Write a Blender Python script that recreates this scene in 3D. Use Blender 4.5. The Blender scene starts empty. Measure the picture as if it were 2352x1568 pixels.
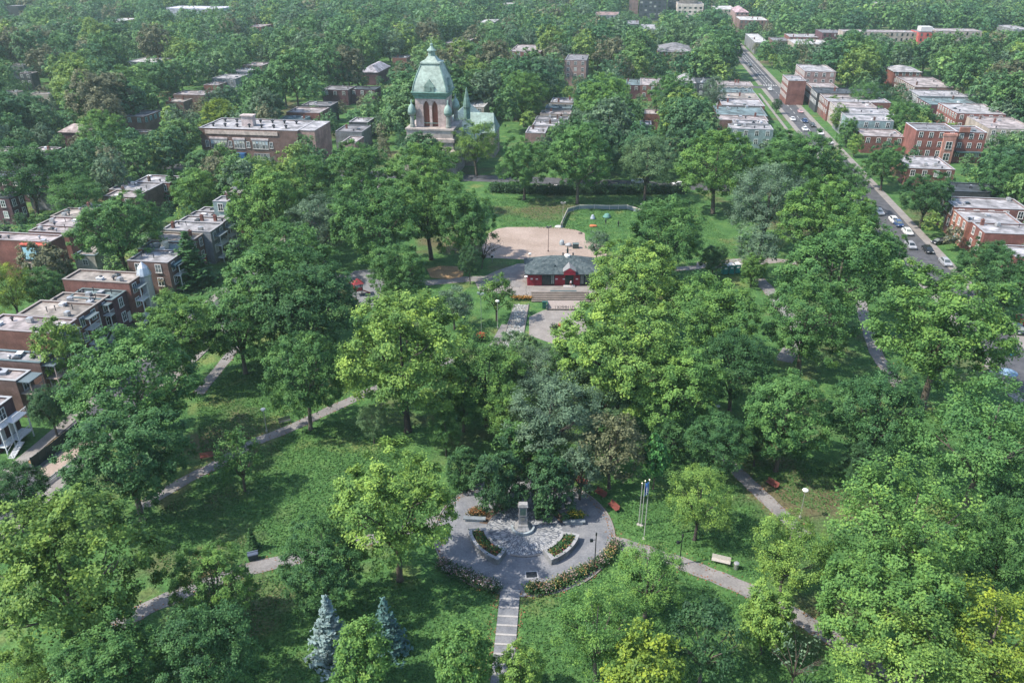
import bpy, bmesh, math, random
import numpy as np
from mathutils import Vector, Matrix
rnd = random.Random(7)
C0 = bpy.context.scene.collection
sc = bpy.context.scene
# ------------------------------------------------------------------ camera
H = 70.0; LENS = 28.0; F = LENS / 36.0 * 2352.0; TH = math.radians(26.8)
CT, ST = math.cos(TH), math.sin(TH)
cd = bpy.data.cameras.new('camera'); cam = bpy.data.objects.new('camera', cd); C0.objects.link(cam)
cam.location = (0, 0, H); cam.rotation_euler = (math.radians(90) - TH, 0, 0)
cd.lens = LENS; cd.sensor_width = 36; cd.clip_start = 1; cd.clip_end = 8000
sc.camera = cam
# ------------------------------------------------------------------ light
SUN_DIR = Vector((-0.95, -0.22, 0.0)).normalized(); SUN_EL = math.radians(51)
sv = Vector((SUN_DIR.x * math.cos(SUN_EL), SUN_DIR.y * math.cos(SUN_EL), math.sin(SUN_EL)))
w = bpy.data.worlds.new('World'); sc.world = w; w.use_nodes = True
nt = w.node_tree; sky = nt.nodes.new('ShaderNodeTexSky'); sky.sky_type = 'NISHITA'; sky.sun_disc = False
sky.sun_elevation = SUN_EL; sky.sun_rotation = math.atan2(sv.x, sv.y)
nt.links.new(sky.outputs[0], nt.nodes['Background'].inputs[0]); nt.nodes['Background'].inputs[1].default_value = 0.15
ld = bpy.data.lights.new('sun', 'SUN'); ld.energy = 3.4; ld.angle = math.radians(0.55); ld.color = (1.0, 0.93, 0.82)
sun = bpy.data.objects.new('sun', ld); C0.objects.link(sun); sun.rotation_euler = sv.to_track_quat('Z', 'Y').to_euler()
sc.view_settings.view_transform = 'Standard'; sc.view_settings.look = 'None'
sc.view_settings.exposure = 1.22; sc.view_settings.gamma = 1.0
sc.cycles.max_bounces = 5; sc.cycles.diffuse_bounces = 3; sc.cycles.glossy_bounces = 2
sc.cycles.transmission_bounces = 3; sc.cycles.volume_bounces = 0; sc.cycles.caustics_reflective = False
# ------------------------------------------------------------------ frames
PHI = math.radians(8.2); A = (math.sin(PHI), math.cos(PHI)); CX = (math.cos(PHI), -math.sin(PHI))
def P(u, v, z=0.0):
    x = (u - 1176) / F; y = (v - 784) / F
    d = (x, CT - y * ST, -ST - y * CT); k = (z - H) / d[2]
    return (d[0] * k, d[1] * k, z)
def proj(X, Y, Z):
    dz = Z - H; zc = Y * CT - dz * ST; yc = -dz * CT - Y * ST
    return (1176 + F * X / zc, 784 + F * yc / zc, F / zc)
def TS(p): return (p[0] * CX[0] + p[1] * CX[1], p[0] * A[0] + p[1] * A[1])
def W(t, s, z=0.0): return (t * CX[0] + s * A[0], t * CX[1] + s * A[1], z)
def pts(l, z=0.0): return [P(u, v, z) for u, v in l]
# ------------------------------------------------------------------ materials
def mat(name):
    m = bpy.data.materials.new(name); m.use_nodes = True; n = m.node_tree.nodes
    return m, n, m.node_tree.links, n['Principled BSDF']
def noise(n, l, scale, detail=4, src='Object', rough=.6):
    tc = n.new('ShaderNodeTexCoord'); x = n.new('ShaderNodeTexNoise'); x.inputs['Scale'].default_value = scale
    x.inputs['Detail'].default_value = detail; x.inputs['Roughness'].default_value = rough
    l.new(tc.outputs[src], x.inputs['Vector']); return x
def ramp(n, l, src, stops):
    r = n.new('ShaderNodeValToRGB'); e = r.color_ramp.elements
    while len(e) < len(stops): e.new(0.5)
    for k, (p, c) in enumerate(stops):
        e[k].position = p; e[k].color = (c if len(c) == 4 else (*c, 1)) if not isinstance(c, (int, float)) else (c, c, c, 1)
    l.new(src, r.inputs[0]); return r
def mult(n, l, a, b, fac=1.0):
    m = n.new('ShaderNodeMix'); m.data_type = 'RGBA'; m.blend_type = 'MULTIPLY'; m.inputs[0].default_value = fac
    l.new(a, m.inputs[6]); l.new(b, m.inputs[7]); return m.outputs[2]
def mixc(n, l, f, a, b):
    m = n.new('ShaderNodeMix'); m.data_type = 'RGBA'
    l.new(f, m.inputs[0])
    for k, c in ((6, a), (7, b)):
        if isinstance(c, tuple): m.inputs[k].default_value = (*c, 1)
        else: l.new(c, m.inputs[k])
    return m.outputs[2]
def objcol(name, scale, lo, hi, rough, scale2=None, bump=0.0, metallic=0.0, spec=0.3):
    """a paint, wall, roof or metal whose base colour is the object's own colour, with wear and stains"""
    m, n, l, b = mat(name); oi = n.new('ShaderNodeObjectInfo')
    x = noise(n, l, scale); c = mult(n, l, oi.outputs['Color'], ramp(n, l, x.outputs[0], [(.3, lo), (.7, hi)]).outputs[0])
    if scale2:
        y = noise(n, l, scale2, 3); c = mult(n, l, c, ramp(n, l, y.outputs[0], [(.35, lo * .9), (.65, hi)]).outputs[0])
    l.new(c, b.inputs['Base Color']); b.inputs['Roughness'].default_value = rough
    b.inputs['Metallic'].default_value = metallic; b.inputs['Specular IOR Level'].default_value = spec
    if bump:
        bp = n.new('ShaderNodeBump'); bp.inputs['Strength'].default_value = bump; l.new(x.outputs[0], bp.inputs['Height'])
        l.new(bp.outputs[0], b.inputs['Normal'])
    return m
WALL = objcol('wall_masonry', 3.0, .72, 1.18, .9, .35, .2)
ROOF = objcol('roof_membrane', .7, .52, 1.22, .85, .25)
PAINT = objcol('paint', 2.5, .88, 1.08, .5)
METAL = objcol('metal', 4, .85, 1.1, .4, None, 0, .6)
STONE = objcol('stone', 4, .75, 1.15, .8, .7, .25)
COPPER = objcol('weathered_copper', 1.2, .78, 1.15, .6, .3)
CARP = objcol('car_paint', 1.0, .97, 1.03, .22, None, 0, 0, .6)
BARK = objcol('bark', 6, .6, 1.3, .95, None, .4)
SOIL = objcol('soil', 2, .6, 1.35, 1.0, .5, .3)
CLOTH = objcol('cloth', 6, .85, 1.1, .9)
def glassmat():
    m, n, l, b = mat('window_glass'); oi = n.new('ShaderNodeObjectInfo')
    r = ramp(n, l, oi.outputs['Random'], [(0, (.012, .017, .02)), (.55, (.03, .04, .045)), (.8, (.10, .12, .12)), (1, (.32, .33, .30))])
    l.new(r.outputs[0], b.inputs['Base Color']); b.inputs['Roughness'].default_value = .08; b.inputs['Specular IOR Level'].default_value = .6
    return m
GLASS = glassmat()
def leafmat(name, rand=False):
    m, n, l, b = mat(name); at = n.new('ShaderNodeAttribute'); at.attribute_name = 'tint'
    hs = n.new('ShaderNodeHueSaturation')
    if rand:
        a2 = n.new('ShaderNodeAttribute'); a2.attribute_name = 'treecol'; l.new(a2.outputs['Color'], hs.inputs['Color'])
    else:
        oi = n.new('ShaderNodeObjectInfo'); l.new(oi.outputs['Color'], hs.inputs['Color'])
    def mr(a, c):
        k = n.new('ShaderNodeMapRange'); k.inputs[1].default_value = -1; k.inputs[2].default_value = 1
        k.inputs[3].default_value = a; k.inputs[4].default_value = c; l.new(at.outputs['Fac'], k.inputs[0]); return k.outputs[0]
    l.new(mr(.53, .470), hs.inputs['Hue']); l.new(mr(.55, 1.5), hs.inputs['Value']); l.new(mr(.92, 1.04), hs.inputs['Saturation'])
    l.new(hs.outputs[0], b.inputs['Base Color']); b.inputs['Roughness'].default_value = .55; b.inputs['Specular IOR Level'].default_value = .16
    tr = n.new('ShaderNodeBsdfTranslucent'); l.new(hs.outputs[0], tr.inputs[0])
    mx = n.new('ShaderNodeMixShader'); mx.inputs[0].default_value = .30
    l.new(b.outputs[0], mx.inputs[1]); l.new(tr.outputs[0], mx.inputs[2]); l.new(mx.outputs[0], n['Material Output'].inputs[0])
    return m
LEAF = leafmat('foliage'); LEAFM = leafmat('far_foliage', True)
def groundmat():
    m, n, l, b = mat('grass_ground')
    a = noise(n, l, .035, 5); c = noise(n, l, .35, 6); d = noise(n, l, 2.6, 4); e = noise(n, l, .11, 4)
    base = ramp(n, l, c.outputs[0], [(.3, (.036, .088, .030)), (.5, (.058, .132, .040)), (.72, (.100, .185, .055))])
    patch = ramp(n, l, e.outputs[0], [(.56, 0.0), (.70, 1.0)])
    dry = mixc(n, l, patch.outputs[0], base.outputs[0], (.150, .180, .062))
    worn = ramp(n, l, a.outputs[0], [(.54, 0.0), (.64, .8)])
    col = mixc(n, l, worn.outputs[0], dry, (.115, .088, .055))
    col = mult(n, l, col, ramp(n, l, d.outputs[0], [(.3, .55), (.7, 1.35)]).outputs[0])
    l.new(col, b.inputs['Base Color']); b.inputs['Roughness'].default_value = 1; b.inputs['Specular IOR Level'].default_value = .1
    bp = n.new('ShaderNodeBump'); bp.inputs['Strength'].default_value = .7; bp.inputs['Distance'].default_value = .3
    l.new(d.outputs[0], bp.inputs['Height']); l.new(bp.outputs[0], b.inputs['Normal']); return m
GRASS = groundmat()
def flat(name, c1, c2, s1=.5, s2=6, rough=.9, bump=.15):
    m, n, l, b = mat(name); x = noise(n, l, s1, 6); y = noise(n, l, s2, 4)
    c = ramp(n, l, x.outputs[0], [(.32, c1), (.68, c2)]).outputs[0]
    c = mult(n, l, c, ramp(n, l, y.outputs[0], [(.3, .78), (.7, 1.15)]).outputs[0])
    l.new(c, b.inputs['Base Color']); b.inputs['Roughness'].default_value = rough; b.inputs['Specular IOR Level'].default_value = .25
    bp = n.new('ShaderNodeBump'); bp.inputs['Strength'].default_value = bump; l.new(y.outputs[0], bp.inputs['Height']); l.new(bp.outputs[0], b.inputs['Normal'])
    return m
ASPH = flat('asphalt', (.050, .052, .058), (.098, .098, .106))
PATHM = flat('path_asphalt', (.145, .14, .138), (.225, .212, .205), .35, 4)
CONC = flat('concrete', (.17, .155, .145), (.25, .23, .215))
SAND = flat('sand', (.24, .185, .15), (.33, .265, .225), .12, 2)
DIRT = flat('bare_earth', (.22, .14, .075), (.34, .23, .12), .4, 3)
PAVE = flat('plaza_paving', (.115, .124, .14), (.205, .205, .212), .45, 5)
WHITE = flat('road_paint', (.4, .4, .4), (.6, .6, .58))
def radialmat():
    m, n, l, b = mat('radial_stone_setts'); tc = n.new('ShaderNodeTexCoord'); sp = n.new('ShaderNodeSeparateXYZ'); l.new(tc.outputs['Object'], sp.inputs[0])
    def mth(op, a, c=None):
        k = n.new('ShaderNodeMath'); k.operation = op
        for i, s in ((0, a), (1, c)):
            if s is None: continue
            if isinstance(s, (int, float)): k.inputs[i].default_value = s
            else: l.new(s, k.inputs[i])
        return k.outputs[0]
    ang = mth('MULTIPLY', mth('ARCTAN2', sp.outputs[1], sp.outputs[0]), 14)
    ln = n.new('ShaderNodeVectorMath'); ln.operation = 'LENGTH'; l.new(tc.outputs['Object'], ln.inputs[0])
    cb = n.new('ShaderNodeCombineXYZ'); l.new(ang, cb.inputs[0]); l.new(mth('MULTIPLY', ln.outputs['Value'], 1.3), cb.inputs[1])
    vo = n.new('ShaderNodeTexVoronoi'); vo.feature = 'DISTANCE_TO_EDGE'; vo.inputs['Scale'].default_value = 1.0; l.new(cb.outputs[0], vo.inputs['Vector'])
    v2 = n.new('ShaderNodeTexVoronoi'); v2.inputs['Scale'].default_value = 1.0; l.new(cb.outputs[0], v2.inputs['Vector'])
    g = ramp(n, l, vo.outputs['Distance'], [(.04, (.075, .085, .105)), (.17, (.29, .295, .30))])
    q = n.new('ShaderNodeRGBToBW'); l.new(v2.outputs['Color'], q.inputs[0])
    c = mult(n, l, g.outputs[0], ramp(n, l, q.outputs[0], [(.2, .78), (.8, 1.15)]).outputs[0])
    l.new(c, b.inputs['Base Color']); b.inputs['Roughness'].default_value = .8
    bp = n.new('ShaderNodeBump'); bp.inputs['Strength'].default_value = .6; l.new(vo.outputs['Distance'], bp.inputs['Height']); l.new(bp.outputs[0], b.inputs['Normal'])
    return m
RADIAL = radialmat()
def shinglemat():
    m, n, l, b = mat('roof_shingles'); tc = n.new('ShaderNodeTexCoord'); v = n.new('ShaderNodeTexVoronoi'); v.inputs['Scale'].default_value = 2.2
    l.new(tc.outputs['Object'], v.inputs['Vector']); q = n.new('ShaderNodeRGBToBW'); l.new(v.outputs['Color'], q.inputs[0])
    r = ramp(n, l, q.outputs[0], [(.1, (.022, .036, .042)), (.5, (.042, .062, .068)), (.9, (.085, .105, .108))])
    l.new(r.outputs[0], b.inputs['Base Color']); b.inputs['Roughness'].default_value = .9; return m
SHING = shinglemat()
# ------------------------------------------------------------------ mesh helpers
class MB:
    def __init__(s): s.v = []; s.f = []; s.sm = False
    def quad(s, a, b, c, d): k = len(s.v); s.v += [a, b, c, d]; s.f.append((k, k + 1, k + 2, k + 3)); return s
    def poly(s, p): k = len(s.v); s.v += list(p); s.f.append(tuple(range(k, k + len(p)))); return s
    def box(s, x0, x1, y0, y1, z0, z1, top=None, M=None):
        """top = inset (dx, dy) of the upper face"""
        dx, dy = top or (0, 0); k = len(s.v)
        p = [(x0, y0, z0), (x1, y0, z0), (x1, y1, z0), (x0, y1, z0), (x0 + dx, y0 + dy, z1), (x1 - dx, y0 + dy, z1), (x1 - dx, y1 - dy, z1), (x0 + dx, y1 - dy, z1)]
        if M is not None: p = [tuple(M @ Vector(q)) for q in p]
        s.v += p
        s.f += [tuple(k + i for i in q) for q in ((3, 2, 1, 0), (4, 5, 6, 7), (0, 1, 5, 4), (1, 2, 6, 5), (2, 3, 7, 6), (3, 0, 4, 7))]; return s
    def tube(s, path, rad, n=8, cap=True):
        path = [Vector(p) for p in path]; rad = rad if isinstance(rad, (list, tuple)) else [rad] * len(path); k0 = len(s.v)
        for i, p in enumerate(path):
            d = (path[min(i + 1, len(path) - 1)] - path[max(i - 1, 0)]).normalized()
            e = Vector((1, 0, 0)) if abs(d.x) < .8 else Vector((0, 1, 0)); a = d.cross(e).normalized(); b = d.cross(a)
            for j in range(n):
                q = 2 * math.pi * j / n; s.v.append(tuple(p + (a * math.cos(q) + b * math.sin(q)) * rad[i]))
        for i in range(len(path) - 1):
            for j in range(n): s.f.append((k0 + i * n + j, k0 + i * n + (j + 1) % n, k0 + (i + 1) * n + (j + 1) % n, k0 + (i + 1) * n + j))
        if cap: s.f.append(tuple(k0 + j for j in range(n))[::-1]); s.f.append(tuple(k0 + (len(path) - 1) * n + j for j in range(n)))
        return s
    def lathe(s, prof, n=20, c=(0, 0), sq=None):
        """prof: (r, z). sq gives a square plan (4 corners) with half width r"""
        k0 = len(s.v); n = 4 if sq else n; kf = math.sqrt(2) if sq else 1; off = math.pi / 4 if sq else 0
        for r, z in prof:
            for j in range(n):
                q = 2 * math.pi * j / n + off; s.v.append((c[0] + r * kf * math.cos(q), c[1] + r * kf * math.sin(q), z))
        for i in range(len(prof) - 1):
            for j in range(n): s.f.append((k0 + i * n + j, k0 + i * n + (j + 1) % n, k0 + (i + 1) * n + (j + 1) % n, k0 + (i + 1) * n + j))
        s.f.append(tuple(k0 + j for j in range(n))[::-1]); s.f.append(tuple(k0 + (len(prof) - 1) * n + j for j in range(n))); return s
    def prism(s, poly, z0, z1):
        k = len(s.v); n = len(poly); s.v += [(p[0], p[1], z0) for p in poly] + [(p[0], p[1], z1) for p in poly]
        s.f.append(tuple(range(k, k + n))[::-1]); s.f.append(tuple(range(k + n, k + 2 * n)))
        for j in range(n): s.f.append((k + j, k + (j + 1) % n, k + n + (j + 1) % n, k + n + j))
        return s
    def mesh(s, name, m, smooth=False):
        me = bpy.data.meshes.new(name); me.from_pydata(s.v, [], s.f); me.materials.append(m)
        if smooth: me.polygons.foreach_set('use_smooth', [True] * len(me.polygons))
        me.update(); return me
def obj(name, me, parent=None, loc=None, rz=0.0, col=None, scale=None):
    o = bpy.data.objects.new(name, me); C0.objects.link(o)
    if parent: o.parent = parent
    if loc is not None: o.location = loc
    if rz: o.rotation_euler = (0, 0, rz)
    if scale is not None: o.scale = scale
    if col is not None: o.color = (*col, 1)
    return o
def part(name, mb, m, parent, col=(.5, .5, .5), loc=None, rz=0.0, smooth=False):
    return obj(name, mb.mesh(name, m, smooth), parent, loc, rz, col)
def tag(o, label, cat, group=None):
    o['label'] = label; o['category'] = cat
    if group: o['group'] = group
    return o
def thing(name, label, cat, loc=(0, 0, 0), rz=0.0, group=None, scale=None):
    return tag(obj(name, None, None, loc, rz, None, scale), label, cat, group)
def dup(root, label=None, loc=None, rz=None):
    r = root.copy(); C0.objects.link(r)
    if label: r['label'] = label
    if loc is not None: r.location = loc
    if rz is not None: r.rotation_euler = (0, 0, rz)
    for ch in list(root.children):
        c = ch.copy(); C0.objects.link(c); c.parent = r
        for g in list(ch.children): d = g.copy(); C0.objects.link(d); d.parent = c
    return r
def struct(name, me, kind='structure', loc=None):
    o = obj(name, me, None, loc); o['kind'] = kind; return o
def sheet(name, poly, z, m): return struct(name, MB().poly([(p[0], p[1], z) for p in poly]).mesh(name, m))
def ribbon(name, line, wd, z, m, sub=6):
    L = [Vector(p[:2]) for p in line]; out = []
    for i in range(len(L) - 1):                      # Catmull-Rom smoothing
        a, b, c, d = L[max(i - 1, 0)], L[i], L[i + 1], L[min(i + 2, len(L) - 1)]
        for k in range(sub):
            t = k / sub; out.append(.5 * ((2 * b) + (c - a) * t + (2 * a - 5 * b + 4 * c - d) * t * t + (3 * b - a - 3 * c + d) * t ** 3))
    out.append(L[-1]); mb = MB(); lf = []; rt = []
    for i, p in enumerate(out):
        d = (out[min(i + 1, len(out) - 1)] - out[max(i - 1, 0)]).normalized(); nn = Vector((-d.y, d.x)); k = wd * .5 * (1 + .06 * math.sin(i * 1.7))
        lf.append((*(p + nn * k), z)); rt.append((*(p - nn * k), z))
    for i in range(len(out) - 1): mb.quad(rt[i], rt[i + 1], lf[i + 1], lf[i])
    return struct(name, mb.mesh(name, m))
# ------------------------------------------------------------------ ground, streets, paths
struct('ground', MB().quad((-2500, -400, 0), (2500, -400, 0), (2500, 3000, 0), (-2500, 3000, 0)).mesh('ground', GRASS))
def strip(name, t0, t1, s0, s1, z, m): return sheet(name, [W(t0, s0), W(t1, s0), W(t1, s1), W(t0, s1)], z, m)
strip('street', 69.6, 77.6, 40, 1300, .02, ASPH)
strip('street', -86, -78.5, 30, 248.4, .02, ASPH)
strip('cross_street', -420, 69.55, 249, 257, .02, ASPH)
strip('cross_street', 77.65, 420, 436, 445, .02, ASPH)
strip('cross_street', -420, 69.55, 447, 454, .02, ASPH)
for t0, t1, s0, s1 in ((67.6, 69.6, 40, 248), (67.6, 69.6, 258, 446), (77.6, 79.8, 40, 434), (64.0, 65.2, 258, 430), (-78.5, -76.6, 30, 248), (-88, -86, 30, 248), (77.6, 79.8, 447, 1200), (67.6, 69.6, 456, 1200)):
    mb = MB(); a, b, c, d = W(t0, s0), W(t1, s0), W(t1, s1), W(t0, s1)
    struct('sidewalk', mb.prism([a, b, c, d], 0.0, .13).mesh('sidewalk', CONC))
mb = MB()
for k in range(48):
    s = 262 + k * 9
    mb.quad(W(73.5, s, .032), W(73.68, s, .032), W(73.68, s + 4.5, .032), W(73.5, s + 4.5, .032))
for a0, a1 in ((462, 640),): mb.quad(W(71.9, a0, .032), W(72.1, a0, .032), W(72.1, a1, .032), W(71.9, a1, .032)); mb.quad(W(75.4, a0, .032), W(75.6, a0, .032), W(75.6, a1, .032), W(75.4, a1, .032))
for k in range(6): mb.quad(W(70.2 + k * 1.25, 456, .032), W(70.8 + k * 1.25, 456, .032), W(70.8 + k * 1.25, 459, .032), W(70.2 + k * 1.25, 459, .032))
struct('road_markings', mb.mesh('road_markings', WHITE))
for nm, line, wd, m in (
    ('park_path', [(320, 1165), (430, 1100), (495, 1068), (580, 1018), (660, 986), (760, 940), (880, 885), (960, 850), (1060, 820)], 2.1, PATHM),
    ('park_path', [(250, 1450), (340, 1395), (480, 1338), (575, 1305), (680, 1282), (800, 1250), (930, 1215), (1010, 1195)], 2.4, PATHM),
    ('park_path', [(1400, 1242), (1450, 1256), (1560, 1292), (1640, 1322), (1740, 1365), (1830, 1415), (1900, 1458), (2020, 1530), (2120, 1600)], 2.4, PATHM),
    ('park_path', [(1640, 1040), (1690, 1080), (1730, 1118), (1780, 1165), (1850, 1230)], 2.2, PATHM),
    ('park_path', [(1975, 690), (1992, 750), (2012, 810), (2038, 850), (2075, 905)], 2.4, PATHM),
    ('park_path', [(1545, 618), (1600, 614), (1680, 600), (1760, 596), (1830, 604)], 2.4, CONC),
    ('park_path', [(455, 905), (500, 850), (545, 795)], 2.0, PATHM),
    ('park_path', [(1600, 606), (1670, 612), (1720, 606), (1790, 598)], 2.6, CONC),
    ('park_path', [(700, 620), (800, 640), (960, 650), (1100, 640), (1200, 655)], 3.2, PATHM),
    ('park_path', [(1740, 640), (1765, 665), (1790, 700), (1830, 760), (1800, 830)], 3.0, PATHM)):
    ribbon(nm, pts(line), wd, .03 + .004 * rnd.random(), m)
sheet('sandy_field', pts([(1112, 592), (1106, 566), (1122, 537), (1142, 526), (1165, 522), (1240, 521.5), (1288, 523), (1322, 528), (1343, 536), (1344, 552), (1362, 558), (1392, 566), (1394, 588), (1330, 597), (1219, 597)]), .04, SAND)
sheet('terrace', pts([(1188, 606), (1225, 604), (1360, 604), (1420, 640), (1405, 676), (1345, 678), (1200, 680), (1100, 668), (1090, 645), (1140, 622)]), .024, CONC)
sheet('playground_paving', pts([(790, 640), (815, 622), (868, 618), (880, 650), (868, 700), (838, 716), (822, 690), (800, 672)]), .045, PAVE)
sheet('bare_earth_patch', pts([(980, 618), (1012, 611), (1050, 612), (1068, 622), (1062, 636), (1030, 642), (990, 638)]), .05, DIRT)
sheet('bare_earth_patch', pts([(60, 1062), (92, 1036), (120, 1012), (150, 990), (165, 1000), (120, 1035), (85, 1068)]), .03, DIRT)
sheet('gravel_court', pts([(1215, 728), (1250, 712), (1335, 706), (1350, 760), (1270, 790), (1215, 770)]), .05, CONC)
sheet('path_paving', pts([(88, 1080), (112, 1098), (152, 1068), (185, 1040), (215, 1015), (192, 1003), (150, 1032)]), .04, SAND)
sheet('path_paving', pts([(1120, 800), (1152, 745), (1180, 745), (1150, 805)]), .045, PATHM)
# ------------------------------------------------------------------ trees
def quads_mesh(name, ctr, nrm, size, tint, m, aspect=1.0, axis=None, seed=0):
    """leaf-sized faces at ctr with normal nrm; one tint per face"""
    rg = np.random.default_rng(seed); n = len(ctr); nrm = nrm / np.linalg.norm(nrm, axis=1, keepdims=True)
    if axis is None: axis = rg.normal(size=(n, 3))
    a = np.cross(nrm, axis); a /= np.linalg.norm(a, axis=1, keepdims=True) + 1e-9; b = np.cross(nrm, a)
    s = (size * .5)[:, None]; a = a * s; b = b * s * aspect; droop = nrm * s * .35
    v = np.stack([ctr - b - droop, ctr + a * .8, ctr + b - droop, ctr - a * .8], 1).reshape(-1, 3)
    me = bpy.data.meshes.new(name); me.vertices.add(4 * n); me.vertices.foreach_set('co', v.astype(np.float32).ravel())
    me.loops.add(4 * n); me.loops.foreach_set('vertex_index', np.arange(4 * n, dtype=np.int32))
    me.polygons.add(n); me.polygons.foreach_set('loop_start', np.arange(0, 4 * n, 4, dtype=np.int32))
    me.update(calc_edges=True)
    at = me.attributes.new('tint', 'FLOAT', 'FACE'); at.data.foreach_set('value', np.clip(tint, -1, 1).astype(np.float32))
    me.materials.append(m); return me
def sph(rg, n, up=-1.0):
    d = rg.normal(size=(n * 4, 3)); d /= np.linalg.norm(d, axis=1, keepdims=True); return d[d[:, 2] > up][:n]
HC0, R0, SH0 = 8.5, 6.0, 5.7            # prototype: crown centre height, radius, half height
def crown_pts(seed, nl=12, nc=38, m=120, leaf=.205, cr=.50, lr=(.36, .54), squash=1.0, fill=.08, droop=0.0, nz=.45, zo=0.0):
    rg = np.random.default_rng(seed); sc_ = np.array([R0, R0, SH0 * squash])
    lob = []
    for i in range(nl):
        q = i / nl; ang = i * 2.39996 + rg.uniform(-.3, .3); zz = .86 - 1.45 * q + rg.uniform(-.1, .1); rr = math.sqrt(max(0, 1 - zz * zz))
        k = rg.uniform(.50, .66); lob.append((np.array([rr * math.cos(ang), rr * math.sin(ang), zz]) * k, rg.uniform(*lr)))
    lob.append((np.zeros(3), .5))
    cl = []; ol = []
    for c, r in lob:
        d = sph(rg, nc, -.75); p = c + d * r * rg.uniform(.82, 1.08, (len(d), 1)); cl.append(p); ol.append(d)
    cl = np.concatenate(cl); ol = np.concatenate(ol)
    keep = np.ones(len(cl), bool)
    for c, r in lob: keep &= np.linalg.norm(cl - c, axis=1) > r * .70
    keep &= cl[:, 2] > -.88 + .25 * rg.random(len(cl)); cl = cl[keep]; ol = ol[keep]
    ct = rg.normal(0, .38, len(cl)); cs = rg.uniform(.65, 1.4, len(cl))
    n = len(cl); idx = np.repeat(np.arange(n), m); g = rg.normal(size=(len(idx), 3)) * cr * cs[idx][:, None] * .5; g[:, 2] *= .62
    p = cl[idx] * sc_ + g; nr = ol[idx] * .8 + np.array([0, 0, .65]) + rg.normal(size=(len(idx), 3)) * nz
    t = ct[idx] + rg.normal(0, .28, len(idx)); sz = leaf * rg.uniform(.6, 1.3, len(idx))
    nf = int(len(idx) * fill)
    if nf:
        q = sph(rg, nf) * (rg.random((nf, 1)) ** .5) * .8 * sc_; p = np.concatenate([p, q]); nr = np.concatenate([nr, rg.normal(size=(len(q), 3)) + [0, 0, .6]])
        t = np.concatenate([t, rg.normal(-.1, .3, len(q))]); sz = np.concatenate([sz, np.full(len(q), leaf * 1.2)])
    kx = R0 / np.percentile(np.hypot(p[:, 0], p[:, 1]), 96); kz = SH0 * squash / np.percentile(np.abs(p[:, 2]), 97.5); p[:, :2] *= kx; p[:, 2] *= kz
    p[:, 2] -= droop * (np.hypot(p[:, 0], p[:, 1]) / R0) ** 2
    p[:, 2] += HC0 + zo; return p, nr, sz, t
def trunk_mesh(seed, rad=.34, fork=3.6, nb=7, reach=.62, top=.75, twig=True):
    rg = random.Random(seed); mb = MB()
    x, y = rg.uniform(-.3, .3), rg.uniform(-.3, .3)
    mb.tube([(0, 0, -.1), (0, 0, .35), (x * .5, y * .5, fork * .6), (x, y, fork), (x * 1.5, y, HC0), (x, y, HC0 + SH0 * top)], [rad * 1.45, rad, rad * .88, rad * .8, rad * .45, .04], 8)
    for k in range(nb):
        a = 2 * math.pi * (k + rg.random() * .5) / nb; r = R0 * reach * rg.uniform(.7, 1.15); z0 = fork * rg.uniform(.8, 1.25); z1 = HC0 + SH0 * rg.uniform(-.25, .55)
        q = [(x, y, z0), (x + r * .35 * math.cos(a), y + r * .35 * math.sin(a), z0 + (z1 - z0) * .45), (r * .75 * math.cos(a + .1), r * .75 * math.sin(a + .1), z0 + (z1 - z0) * .8), (r * math.cos(a + .2), r * math.sin(a + .2), z1)]
        mb.tube(q, [rad * .5, rad * .36, rad * .22, .035], 6)
        if twig:
            for j in range(3):
                b = a + rg.uniform(-.9, .9); p0 = Vector(q[2 if j else 1]); L = rg.uniform(1, 2.2)
                mb.tube([p0, p0 + Vector((math.cos(b), math.sin(b), .5)) * L * .6, p0 + Vector((math.cos(b + .3), math.sin(b + .3), .8)) * L], [rad * .2, rad * .12, .02], 5)
    return mb.mesh('trunk', BARK, True)
def mk(kind, n, **k):
    tk = k.pop('tk', {}); out = []
    for i in range(n):
        sd = hash_(kind) + i * 13; p, nr, sz, t = crown_pts(sd, **k); out.append((quads_mesh('crown', p, nr, sz, t, LEAF, 1.35, None, sd), trunk_mesh(sd, **tk)))
    return out
def hash_(s): return sum(ord(c) * (i + 3) for i, c in enumerate(s))
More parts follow.
